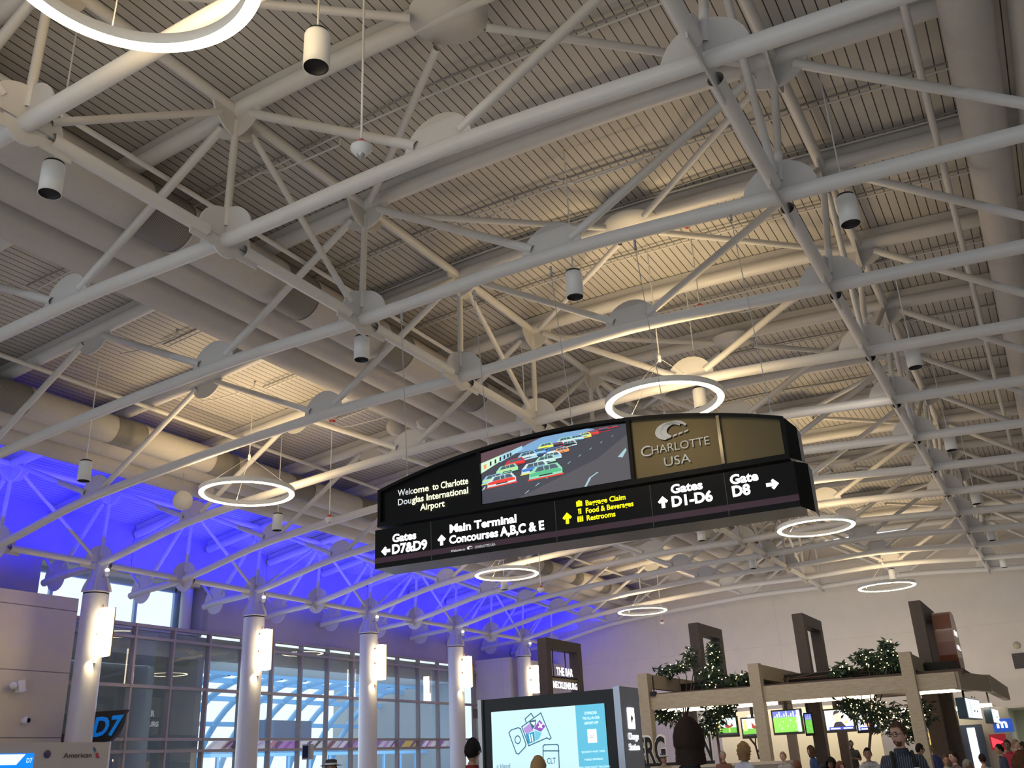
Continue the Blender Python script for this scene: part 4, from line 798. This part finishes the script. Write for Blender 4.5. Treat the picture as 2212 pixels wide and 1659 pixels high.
part('lettering', text_into(MB(), 'm', (Vector((p.x, 37.31, p.z)), Vector((1, 0, 0)), Vector((0, 0, 1)), Vector((0, -1, 0))), -.18, .14, -.07, .29, .004, .03), M['txt_white'], o); part('sign_post', MB().bx((p.x + .2, 37.5, 0), (p.x + .26, 37.56, p.z)), M['steel'], o)
p = at(2157, 1603, Y=37.0); o = thing('red_panel', 'red panel with pink arrow beside the cream kiosk', 'sign', (p.x, 37.0, 0)); part('panel_board', MB().box((p.x, 37.0, p.z), (.5, .1, .5)), glow('panel_red', (.28, .01, .02), .6), o)
part('pink_arrow', poly_into(MB(), [(-.2, -.17), (.17, .0), (-.2, .17)], (p + Vector((0, -.06, 0)), Vector((1, 0, 0)), Vector((0, 0, 1)), Vector((0, -1, 0))), .002), glow('arrow_pink', (.9, .06, .10), 1), o, 'pink arrow'); part('panel_post', MB().bx((p.x - .05, 36.98, 0), (p.x + .05, 37.02, p.z)), M['steel'], o)
p = at(2016, 1607, Y=36.75); o = thing('spotted_panel', 'glowing yellow panel with dark spots behind the person with glasses', 'panel', (p.x, 36.75, 0)); part('panel_face', MB().box((p.x, 36.75, p.z - .3), (.63, .08, 1.3)), glow('panel_yellow', (.75, .50, .16), .9), o); part('panel_foot', MB().box((p.x, 36.75, (p.z - .95) / 2), (.3, .2, p.z - .95)), M['matblack'], o)
s = MB(); random.seed(5)
for k in range(14): s.lathe((p.x + random.uniform(-.27, .27), 36.69, p.z - .3 + random.uniform(-.57, .57)), [(.001, 0), (.045, 0)], 8, axis=(0, -1, 0))
x_ = part('dark_spots', s, M['matblack'], o, 'dark spots')
# things on the far wall
p = at(2206, 1427, Y=46.55); tag(MB().box((p.x, 46.56, p.z), (.62, .06, .62)).build('wall_louvre', lines_mat('louvre', (.07, .055, .05), (.02, .02, .02), 'Z', .08, .03)), 'dark square louvre high on the far right wall', 'vent')
p = at(2196, 1394, Y=46.55); o = thing('wall_bell', 'small pale octagonal alarm on the far wall above the dark louvre', 'alarm', (p.x, 46.5, p.z - .1)); part('alarm_body', MB().lathe((p.x, 46.58, p.z), [(.001, .08), (.13, .07), (.16, 0)], 8, axis=(0, -1, 0)), mat('alarm_cream', (.45, .42, .3), .5), o)
# ================================================================ PLANTS WITH STRING LIGHTS
def lit_tree(label, trunk, clusters, nleaf, nlight, seed):
    random.seed(seed); base = (trunk[0][0], trunk[0][1], 0) if trunk[0][2] < 2 else trunk[0]; trunk = [base] + list(trunk[1:]); o = thing('lit_tree', label, 'tree', base, 'small trees with string lights')
    tb = MB().tube(trunk, .05, 8, r1=.022)
    for c, r in clusters: tb.tube([trunk[-2] if len(trunk) > 2 else trunk[-1], [(trunk[-1][i] + c[i]) / 2 + random.uniform(-.05, .05) for i in range(3)], c], .02, 6, r1=.009)
    part('trunk', tb, M['bark'], o); lf = MB(); lt = MB()
    for i in range(int(nleaf * 1.15)):
        c, r = random.choice(clusters)
        d = Vector((random.gauss(0, 1), random.gauss(0, 1), random.gauss(0, 1))).normalized() * random.random() ** .45; p = Vector(c) + Vector((d.x * r[0], d.y * r[1], d.z * r[2]))
        a = Vector((random.uniform(-1, 1), random.uniform(-1, 1), random.uniform(-.9, .4))).normalized(); w = a.cross(Vector((random.uniform(-1, 1), random.uniform(-1, 1), random.uniform(-1, 1)))).normalized() * .033; l = random.uniform(.15, .25)
        lf.add([p, p + a * l * .5 + w, p + a * l, p + a * l * .5 - w], [(0, 1, 2, 3)])
    part('foliage', lf, M['leaf'], o)
    for i in range(int(nlight * 1.05)):
        c, r = random.choice(clusters); d = Vector((random.gauss(0, 1), random.gauss(0, 1), random.gauss(0, 1))).normalized() * random.random() ** .4; p = Vector(c) + Vector((d.x * r[0], d.y * r[1], d.z * r[2]))
        lt.sphere(p, .015, 6, 4)
    x = part('string_lights', lt, M['fairy'], o, 'many tiny warm lights'); x['kind'] = 'stuff'
def ap(x, y, Y): return tuple(at(x, y, Y=Y))
lit_tree('leafy branches with tiny lights left of the left portal, over the pergola', [ap(1470, 1650, 28.3), ap(1480, 1560, 28.3), ap(1500, 1480, 29.0)], [(ap(1437, 1448, 28.5), (0.38, 0.45, 0.21)), (ap(1470, 1440, 28.5), (0.27, 0.30, 0.15)), (ap(1492, 1420, 28.8), (0.18, 0.30, 0.33)), (ap(1455, 1550, 28.2), (0.33, 0.30, 0.24)), (ap(1478, 1572, 28.2), (0.18, 0.30, 0.18)), (ap(1430, 1545, 28.2), (0.22, 0.30, 0.18))], 800, 60, 1)
lit_tree('leafy tree with tiny lights around the left dark timber portal', [ap(1560, 1650, 28.2), ap(1548, 1580, 28.2), ap(1540, 1480, 28.8)], [(ap(1535, 1460, 28.5), (0.42, 0.45, 0.38)), (ap(1542, 1410, 28.8), (0.18, 0.30, 0.38)), (ap(1590, 1470, 29.0), (0.52, 0.45, 0.18)), (ap(1545, 1545, 28.0), (0.45, 0.38, 0.33)), (ap(1530, 1575, 28.0), (0.38, 0.38, 0.22)), (ap(1570, 1530, 28.2), (0.30, 0.30, 0.22)), (ap(1545, 1435, 28.8), (0.15, 0.22, 0.30))], 1500, 130, 2)
lit_tree('big leafy tree with many tiny lights left of the person with glasses', [ap(1850, 1655, 28.5), ap(1880, 1590, 28.5), ap(1890, 1500, 28.8)], [(ap(1900, 1430, 29.1), (0.42, 0.45, 0.33)), (ap(1868, 1420, 29.1), (0.33, 0.30, 0.24)), (ap(1918, 1402, 29.1), (0.21, 0.30, 0.24)), (ap(1820, 1447, 29.1), (0.33, 0.30, 0.18)), (ap(1935, 1430, 29.1), (0.30, 0.30, 0.21)), (ap(1870, 1535, 28.3), (0.60, 0.45, 0.30)), (ap(1920, 1550, 28.3), (0.57, 0.45, 0.42)), (ap(1838, 1520, 28.3), (0.38, 0.45, 0.18)), (ap(1985, 1540, 28.5), (0.38, 0.45, 0.42)), (ap(1960, 1580, 28.8), (0.45, 0.45, 0.30))], 2600, 260, 3)
lit_tree('row of low leafy shoots along the black planter rail', [ap(1700, 1475, 29.4), ap(1702, 1468, 29.4), ap(1704, 1462, 29.4)], [(ap(1612, 1462, 29.4), (0.38, 0.30, 0.15)), (ap(1640, 1462, 29.4), (0.30, 0.30, 0.12)), (ap(1815, 1448, 29.4), (0.27, 0.30, 0.21)), (ap(2048, 1448, 29.7), (0.12, 0.15, 0.11)), (ap(1985, 1440, 29.5), (0.18, 0.15, 0.15))], 420, 30, 4)
o = thing('bare_branch_stem', 'thin dark forked stems rising behind the bar left of the middle post', 'tree', ap(1640, 1640, 29.1)); part('stem', MB().tube([ap(1640, 1640, 29.1), ap(1632, 1610, 29.1), ap(1616, 1590, 29.1)], .03, 8).tube([ap(1638, 1625, 29.1), ap(1646, 1600, 29.1), ap(1640, 1588, 29.1)], .026, 8).tube([ap(1632, 1612, 29.1), ap(1632, 1590, 29.1)], .02, 8), M['bark'], o)
# ================================================================ PEOPLE
SEGS = [('torso', (0, 0, .95), (0, 0, 1.15)), ('torso', (0, 0, 1.15), (0, 0, 1.36)), ('neck', (0, 0, 1.43), (0, -.015, 1.53))]
def body_arrays(pose):
    V = []; E = []; R = []; DZ = -.43 if pose == 'sit' else 0
    def v(p, r, par=None):
        p = (p[0], p[1], p[2] + DZ) if par is None or not getattr(v, 'abs', False) else p
        V.append(p); R.append(r if isinstance(r, tuple) else (r, r))
        if par is not None: E.append((par, len(V) - 1))
        return len(V) - 1
    pel = v((0, 0, .95), (.14, .11)); sp_ = v((0, .005, 1.13), (.125, .095), pel); ch = v((0, 0, 1.32), (.15, .105), sp_); nb = v((0, .01, 1.44), (.075, .065), ch); nk = v((0, -.005, 1.52), (.055, .055), nb); v((0, -.015, 1.57), (.05, .05), nk)
    segs = [('torso', V[0], V[1]), ('torso', V[1], V[2]), ('torso', V[2], V[3]), ('neck', (0, 0, 1.47 + DZ), (0, -.015, 1.57 + DZ))]
    for s in (-1, 1):
        sh = v((s * .165, .01, 1.40), .058, ch)
        if pose != 'bent': el = (s * .225, .03, 1.13); wr = (s * .235, -.05, .90); pd = Vector((s * .02, -.06, -1)).normalized()
        else: el = (s * .23, .02, 1.14); wr = (s * .12, -.23, 1.16); pd = Vector((-s * .6, -.6, .25)).normalized()
        e = v(el, .042, sh); w = v(wr, .027, e); palm = Vector(wr) + pd * .06; pm = v(tuple(palm), (.034, .020), w)
        side = Vector((0, 1, 0)) if pose != 'bent' else Vector((0, 0, 1))
        for k, l in enumerate((.066, .076, .070, .054)):
            b = palm + side * (-.026 + .0175 * k) + pd * .03; i1 = v(tuple(b), .0095, pm); m = b + pd * l * .55 + Vector((-s * .008, 0, 0)); i2 = v(tuple(m), .0085, i1); v(tuple(m + pd * l * .45 + Vector((-s * .018, 0, 0))), .007, i2)
        t = palm + side * -.035 - pd * .015; i1 = v(tuple(t), .011, pm); v(tuple(t + side * -.02 + pd * .04), .009, i1)
        dz = lambda q: (q[0], q[1], q[2] + DZ)
        segs += [('upper', dz((s * .165, .01, 1.40)), dz(el)), ('fore', dz(el), dz(wr)), ('hand', dz(wr), dz(palm + pd * .1))]
        v.abs = True
        if pose == 'sit':
            hp = v((s * .085, -.05, .50), (.085, .085), pel); kn = v((s * .12, -.43, .50), .056, hp); an = v((s * .12, -.42, .09), .038, kn); v((s * .13, -.56, .035), (.036, .028), an)
            segs += [('leg', (s * .085, -.05, .5), (s * .12, -.43, .5)), ('leg', (s * .12, -.43, .5), (s * .12, -.42, .12)), ('foot', (s * .12, -.42, .07), (s * .13, -.58, .03))]; v.abs = False; continue
        hp = v((s * .085, 0, .90), (.088, .088), pel); kn = v((s * .10, -.01, .50), .056, hp); an = v((s * .10, .03, .09), .038, kn); v((s * .115, -.12, .035), (.036, .028), an); v.abs = False
        segs += [('leg', (s * .085, 0, .93), (s * .10, -.01, .5)), ('leg', (s * .10, -.01, .5), (s * .10, .03, .12)), ('foot', (s * .10, .03, .07), (s * .115, -.14, .03))]
    me = bpy.data.meshes.new('b'); me.from_pydata(V, E, []); ob = bpy.data.objects.new('b', me); COL.objects.link(ob)
    sk = ob.modifiers.new('s', 'SKIN'); sk.use_smooth_shade = True; ob.modifiers.new('u', 'SUBSURF').levels = 1
    for i, d in enumerate(me.skin_vertices[0].data): d.radius = R[i]; d.use_root = (i == 0)
    dg = bpy.context.evaluated_depsgraph_get(); m2 = bpy.data.meshes.new_from_object(ob.evaluated_get(dg))
    vs = [Vector(x.co) for x in m2.vertices]; ns = [Vector(x.normal) for x in m2.vertices]; fs = [tuple(p.vertices) for p in m2.polygons]
    bpy.data.objects.remove(ob)
    def region(c):
        best = None
        for nme, a, b in segs:
            a, b = Vector(a), Vector(b); t = max(0, min(1, (c - a).dot(b - a) / (b - a).length_squared)); d = (c - (a + (b - a) * t)).length / {'torso': .14, 'leg': .075, 'neck': .06, 'upper': .05, 'fore': .036, 'hand': .03, 'foot': .04}[nme]
            if best is None or d < best[0]: best = (d, nme, t)
        return best[1], best[2]
    reg = [region(sum((vs[i] for i in f), Vector()) / len(f)) for f in fs]
    return vs, ns, fs, reg
BODY = {p: body_arrays(p) for p in ('down', 'bent', 'sit')}
HC = Vector((0, -.02, 1.655))
def headpt(th_, ph, g=0):
    """th_ from the crown, ph=0 is the front (-Y)"""
    st, ct = math.sin(th_), math.cos(th_); x = .076 * st * math.sin(ph); y = -.094 * st * math.cos(ph); z = .118 * ct
    if z < 0: k = 1 + z * 2.2; x *= k; y *= (1 + z * 1.6) if y > 0 else (1 + z * .8)
    fr_ = max(0, math.cos(ph)) * st
    if fr_ > .85:
        w = math.exp(-(ph_n(ph) / .16) ** 2)
        y -= .020 * w * math.exp(-((z + .022) / .022) ** 2) + .010 * w * math.exp(-((z - .0) / .02) ** 2)      # nose
        y -= .006 * math.exp(-(ph_n(ph) / .3) ** 2) * math.exp(-((z + .062) / .012) ** 2)                      # lips
        y += .007 * math.exp(-((abs(ph_n(ph)) - .40) / .16) ** 2) * math.exp(-((z - .008) / .016) ** 2)         # eye sockets
        y -= .006 * math.exp(-(ph_n(ph) / .3) ** 2) * math.exp(-((z + .10) / .012) ** 2)                       # chin
    return Vector((x, y, z)) * (1 + g)
def ph_n(p): return (p + math.pi) % (2 * math.pi) - math.pi
SK = {k: mat('skin_' + k, c, .5) for k, c in dict(fair=(.52, .30, .22), tan=(.40, .22, .14), brown=(.20, .10, .06), dark=(.10, .05, .035)).items()}
HM = {k: mat('hair_' + k, c, .75, spec=.2, noise=.35, nscale=90) for k, c in dict(black=(.008, .006, .006), dark=(.025, .014, .010), brown=(.075, .04, .024), auburn=(.12, .05, .025), blonde=(.36, .22, .10), grey=(.25, .23, .21), sand=(.20, .13, .07)).items()}
CL = {}
def cloth(c, stripe=False):
    k = (c, stripe)
    if k not in CL:
        CL[k] = mat('cloth', c, .8, noise=.12, nscale=12) if not stripe else lines_mat('striped_cloth', c, (.20, .21, .26), 'X', .022, .004, 0, .8)
    return CL[k]
EYE = mat('eye_dark', (.01, .01, .01), .2); LIP = mat('lip', (.30, .10, .09), .5)
def person(px, py, Y, label, face=0, skin='fair', hair='dark', style='short', top=(.1, .1, .1), sleeves='long', bottom=(.03, .035, .06), pose='down', extras=(), stripe=False, hs=1.0, group=None, look=0, tall=None):
    p = at(px, py, Y=Y); top_z = p.z if tall is None else tall
    if top_z < 1.47 and pose == 'down': pose = 'sit'
    DZ = -.43 if pose == 'sit' else 0; HD = HC + Vector((0, 0, DZ)); k = max(.9, min(1.1, top_z / 1.355)) if pose == 'sit' else top_z / 1.785; rot = Matrix.Rotation(math.radians(face), 3, 'Z'); base = Vector((p.x, Y, 0)); hr = Matrix.Rotation(math.radians(look), 3, 'Z')
    o = thing('person', label, 'person', base, group)
    def T(q): return base + rot @ (Vector(q) * k)
    vs, ns, fs, reg = BODY[pose]
    mb = MB(); mb.add([T(q) for q in vs], fs, 0, True)
    n, m = 28, 20; hv = []
    for i in range(m + 1):
        for j in range(n): hv.append(T(HD + hr @ headpt(math.pi * i / m, 2 * math.pi * j / n)))
    mb.add(hv, [(i * n + j, (i + 1) * n + j, (i + 1) * n + (j + 1) % n, i * n + (j + 1) % n) for i in range(m) for j in range(n)], 0, True)
    for s in (-1, 1): 
        c = HD + hr @ Vector((s * .077, .008, -.008)); e = MB().sphere((0, 0, 0), (.010, .019, .030), 8, 6); mb.add([T(c + hr @ Vector(q)) for q in e.v], e.f, 0, True)
    part('body', mb, SK[skin], o)
    def garment(name, keep, off, m_, cut=None):
        idx = {}; gv = []; gf = []
        for f, (r, t) in zip(fs, reg):
            if keep(r, t, sum((vs[i].z for i in f)) / len(f)):
                ff = []
                for i in f:
                    if i not in idx: idx[i] = len(gv); gv.append(T(vs[i] + ns[i] * off))
                    ff.append(idx[i])
                gf.append(ff)
        g = MB(); g.add(gv, gf, 0, True); part(name, g, m_, o)
    arms = ('upper', 'fore') if sleeves == 'long' else ('upper',)
    garment('trousers', lambda r, t, z: (r == 'leg') or (r == 'torso' and z < 1.0 + DZ), .012, cloth(bottom))
    garment('shirt', lambda r, t, z: (r == 'torso' and z > .88 + DZ and z < 1.50 + DZ) or r in arms or (r == 'neck' and t < .12), .018, cloth(top, stripe))
    garment('shoe', lambda r, t, z: r == 'foot', .012, cloth((.03, .03, .03)))
    hd = lambda q: T(HD + hr @ Vector(q))
    fy = lambda x, z: -.094 * math.sqrt(max(0, 1 - (x / .076) ** 2 - (z / .118) ** 2)) - .002
    for s in (-1, 1): part('eye', MB().add([hd(Vector((s * .030, -.083, .006)) + Vector(q)) for q in MB().sphere((0, 0, 0), (.012, .006, .006), 8, 6).v], MB().sphere((0, 0, 0), 1, 8, 6).f, 0, True), EYE, o)
    part('lips', MB().add([hd(Vector((0, -.084, -.062)) + Vector(q)) for q in MB().sphere((0, 0, 0), (.022, .010, .007), 10, 6).v], MB().sphere((0, 0, 0), 1, 10, 6).f, 0, True), LIP, o)
    for s in (-1, 1): part('eyebrow', MB().add([hd(Vector((s * .031, -.088, .028)) + Vector(q)) for q in MB().sphere((0, 0, 0), (.017, .006, .0035), 8, 6).v], MB().sphere((0, 0, 0), 1, 8, 6).f, 0, True), HM[hair], o)
    if style != 'bald':
        rnd = random.Random(int(px * 7 + py)); hb = MB(); n2, m2 = 40, 26; hv = []; hf = []; keep = {}
        low = {'short': -.030, 'curly': -.15, 'bob': -.17, 'long': -.30, 'bun': -.04, 'back': -.06}[style]; vol = {'short': .10, 'curly': .42, 'bob': .46, 'long': .20, 'bun': .10, 'back': .14}[style]
        for i in range(m2 + 1):
            for j in range(n2):
                ph = 2 * math.pi * j / n2; th_ = math.pi * i / m2; q = headpt(min(th_, 1.9) if style in ('bob', 'long', 'curly') and abs(ph_n(ph)) > 1.0 else th_, ph, vol)
                wob = {'curly': .022, 'short': .007}.get(style, .004); q = q + q.normalized() * rnd.uniform(-wob, wob) * (1 if style != 'short' else 1)
                if style in ('bob', 'long', 'curly') and th_ > 1.9 and abs(ph_n(ph)) > 1.0: q.z = -.04 + (low + .04) * (th_ - 1.9) / (math.pi - 1.9); q.x *= 1.0 + (.16 if style == 'bob' else -.06) * (th_ - 1.9); q.y *= 1.02 - .06 * (th_ - 1.9)
                if th_ < .5: q.z += .004
                keep[len(hv)] = (ph_n(ph), q.z, th_); hv.append(hd(q))
        for i in range(m2):
            for j in range(n2):
                a = keep[i * n2 + j]; b = keep[(i + 1) * n2 + j]; pf_ = abs(a[0]); zl = .068 if pf_ < .75 else (.068 - (pf_ - .75) * .12 if pf_ < 1.35 else low)
                if pf_ < 1.35 and style in ('bob', 'long', 'curly') and pf_ > .85: zl = low
                if pf_ >= 1.35 and style == 'short': zl = -.02 - .05 * min(1, (pf_ - 1.35) / 1.2)
                if b[1] >= zl or (style in ('bob', 'long', 'curly') and pf_ > .95 and a[2] < 3.0): hf.append((i * n2 + j, (i + 1) * n2 + j, (i + 1) * n2 + (j + 1) % n2, i * n2 + (j + 1) % n2))
        hb.add(hv, hf, 0, True); 
        if style == 'bun': hb.add([hd(Vector((0, .115, .03)) + Vector(q)) for q in MB().sphere((0, 0, 0), .045, 10, 8).v], MB().sphere((0, 0, 0), 1, 10, 8).f, 0, True)
        part('hair', hb, HM[hair], o)
    if 'beard' in extras:
        g = MB(); n3 = 16; gv = []
        for i in range(7):
            for j in range(n3): gv.append(hd(headpt(math.pi * (.68 + .26 * i / 6), (-1.1 + 2.2 * j / (n3 - 1)), .06)))
        part('beard', g.add(gv, [(i * n3 + j, (i + 1) * n3 + j, (i + 1) * n3 + j + 1, i * n3 + j + 1) for i in range(6) for j in range(n3 - 1) if not (i < 2 and 5 < j < 9)], 0, True), HM['auburn' if hair == 'brown' else hair], o)
    if 'glasses' in extras:
        g = MB()
        for s in (-1, 1):
            pts = [hd((s * .033 + .027 * math.cos(a), -.104, .004 + .022 * math.sin(a))) for a in [2 * math.pi * i / 16 for i in range(17)]]; g.tube(pts, .003 * k, 6); g.tube([hd((s * .06, -.103, .008)), hd((s * .082, -.04, .008)), hd((s * .084, .02, .0))], .0022 * k, 5)
        g.tube([hd((-.007, -.107, .008)), hd((.007, -.107, .008))], .0025 * k, 5); part('glasses', g, M['matblack'], o, 'dark round glasses')
    if 'hat' in extras:
        g = MB(); g.lathe((0, 0, 0), [(.001, .075), (.05, .085), (.082, .07), (.09, .0), (.155, -.008), (.16, .0), (.09, .008)], 28); part('hat', MB().add([hd(Vector(q) + Vector((0, .0, .062))) for q in g.v], g.f, 0, True), mat('hat_dark', (.05, .04, .05), .8), o, 'dark brimmed hat')
        g = MB().lathe((0, 0, 0), [(.0905, .004), (.0925, .03), (.088, .032)], 28); part('hat_band', MB().add([hd(Vector(q) + Vector((0, 0, .062))) for q in g.v], g.f, 0, True), M['white'], o, 'pale hat band')
    if 'cap' in extras:
        g = MB().lathe((0, 0, 0), [(.001, .085), (.05, .075), (.082, .03), (.088, -.01)], 24); g.prism([(-.06, -.07, -.005), (.06, -.07, -.005), (.045, -.155, -.012), (-.045, -.155, -.012)], (0, 0, 1), .006)
        part('cap', MB().add([hd(Vector(q) + Vector((0, .0, .045))) for q in g.v], g.f, 0, True), cloth((.02, .02, .025)), o, 'dark cap')
    if 'straps' in extras:
        g = MB()
        for s in (-1, 1): g.tube([T(q) for q in ((s * .11, .13, 1.30), (s * .105, .10, 1.43), (s * .10, .0, 1.485), (s * .10, -.10, 1.42), (s * .11, -.145, 1.30), (s * .12, -.13, 1.1))], .020 * k, 8)
        g.box(T((0, .22, 1.22)), (.30 * k, .18 * k, .45 * k), 0, rot); part('backpack', g, M['matblack'], o, 'black backpack with shoulder straps')
        g = MB()
        for s in (-1, 1): g.box(T((s * .108, -.155, 1.33)), (.05 * k, .012, .014 * k), 0, rot)
        part('strap_buckles', g, M['white'], o, 'bright strap buckles')
    if 'hood' in extras:
        g = MB(); g.tube([T((.13 * math.sin(a), .03 - .10 * math.cos(a), 1.47 - .03 * math.cos(a))) for a in [2 * math.pi * i / 18 for i in range(19)]], .032 * k, 8); part('hood', g, cloth(top), o)
    if 'collar' in extras:
        g = MB(); g.lathe((0, 0, 0), [(.075, 0), (.066, .045), (.070, .05)], 20); part('collar', MB().add([T(Vector(q) + Vector((0, 0, 1.475))) for q in g.v], g.f, 0, True), cloth(top), o)
    if pose == 'sit':
        st = thing('stool', 'round stool under the %s' % label.replace('person ', 'person ', 1), 'stool', base, 'stools in the restaurant')
        part('seat', MB().lathe(base + Vector((0, 0, .38 * k)), [(.001, 0), (.19, 0), (.19, .03), (.001, .03)], 20), M['darkwood'], st)
        for q in range(4): a_ = math.pi / 4 + q * math.pi / 2; part('leg', MB().tube([base + Vector((.14 * math.cos(a_), .14 * math.sin(a_), .38 * k)), base + Vector((.2 * math.cos(a_), .2 * math.sin(a_), 0))], .014, 8), M['matblack'], st)
    return o
person(1018, 1586, 9.0, 'person in dark red shirt with short black hair, seen from behind beside the charging station', 175, 'tan', 'black', 'short', (.22, .015, .02), extras=('collar',), look=12, tall=1.80)
person(1160, 1633, 8.9, 'person with short blonde hair, only the crown showing before the advert screen', 180, 'fair', 'blonde', 'back', (.2, .2, .25))
person(1481, 1562, 6.9, 'person with dark shoulder-length bob seen from behind, largest figure right of centre', 170, 'tan', 'dark', 'bob', (.012, .012, .014), look=0)
person(716, 1633, 11.1, 'person in dark brimmed hat with pale band, low before the curtain wall', 35, 'fair', 'dark', 'short', (.03, .03, .04), extras=('hat',), tall=1.70)
person(1603, 1608, 17.0, 'person with curly blonde hair and pale shirt in front of the bar', 150, 'fair', 'blonde', 'curly', (.62, .66, .78))
person(1935, 1559, 10.9, 'person with round glasses, beard and dark striped shirt, wearing a backpack', 12, 'fair', 'brown', 'short', (.025, .028, .045), stripe=True, extras=('glasses', 'beard', 'straps', 'collar'), look=-38)
person(1872, 1615, 18.5, 'person with dark tied hair in a light grey hooded top, facing the camera', 5, 'tan', 'black', 'bun', (.50, .48, .48), extras=('hood',))
person(1837, 1599, 38.3, 'person standing in black shirt behind the bar under the interview screen', 10, 'dark', 'black', 'short', (.012, .012, .013), sleeves='short', pose='bent', extras=('beard',))
person(1752, 1613, 28.0, 'person with brown bob and dark blue top beside the dark column', -60, 'fair', 'brown', 'bob', (.02, .05, .14))
person(1386, 1629, 24.2, 'person with black hair and dark green top in front of the block letters', 15, 'tan', 'black', 'short', (.02, .03, .02), extras=('beard',))
person(1432, 1629, 24.6, 'person in tan brimmed hat beside the person with dark bob', 20, 'tan', 'sand', 'short', (.25, .2, .15), extras=('hat',))
person(1560, 1622, 24.4, 'person with grey hair and brown jacket behind the counter letters', 30, 'tan', 'grey', 'short', (.14, .06, .04))
person(1655, 1614, 28.2, 'person with dark cap and maroon top just left of the middle post', 160, 'brown', 'black', 'short', (.12, .05, .05), extras=('cap',))
person(1691, 1624, 24.3, 'person with sandy hair and grey top right of the middle post', -20, 'fair', 'sand', 'back', (.28, .26, .25))
CR = [(1722, 1643, 23.0, 'auburn', 'back', (.3, .2, .18), 'low between the seated figures right of the middle post'), (1778, 1648, 21.5, 'black', 'short', (.03, .03, .03), 'wearing a dark cap below the dark column'), (1795, 1639, 22.5, 'black', 'bob', (.3, .12, .1), 'with dark hair left of the server'), (1812, 1645, 21.8, 'auburn', 'long', (.4, .3, .2), 'with long reddish hair below the server'),
      (1983, 1606, 22.0, 'black', 'short', (.08, .05, .05), 'with dark hair just right of the person with glasses'), (2014, 1609, 29.0, 'sand', 'short', (.05, .06, .22), 'in blue top before the yellow spotted panel'), (2058, 1622, 24.0, 'dark', 'short', (.15, .10, .08), 'leaning in dark clothes below the dark columns'), (2040, 1630, 25.5, 'brown', 'back', (.4, .35, .3), 'with pale top in the crowd'), (2085, 1640, 22.0, 'grey', 'short', (.2, .16, .14), 'low in front of the lit panels'), (2120, 1628, 26.0, 'dark', 'short', (.35, .3, .25), 'below the second lit panel'),
      (2158, 1607, 23.0, 'black', 'short', (.03, .04, .08), 'in dark navy top near the red panel'), (2174, 1598, 24.5, 'dark', 'short', (.35, .02, .04), 'in bright red top near the right edge'), (2190, 1597, 25.8, 'sand', 'short', (.40, .02, .05), 'in crimson top, second from the right edge'), (2203, 1630, 14.0, 'auburn', 'curly', (.55, .05, .18), 'in pink top at the very right edge'), (2209, 1602, 27, 'dark', 'short', (.3, .25, .2), 'partly cut by the right edge')]
for i, (px, py, Y, h, st, c, lab) in enumerate(CR):
    person(px, py, Y, 'person %s' % lab, (i * 67) % 300 - 150, ('fair', 'tan', 'brown')[i % 3], h, st, c, extras=('cap',) if i == 1 else (), group='people in the restaurant crowd')
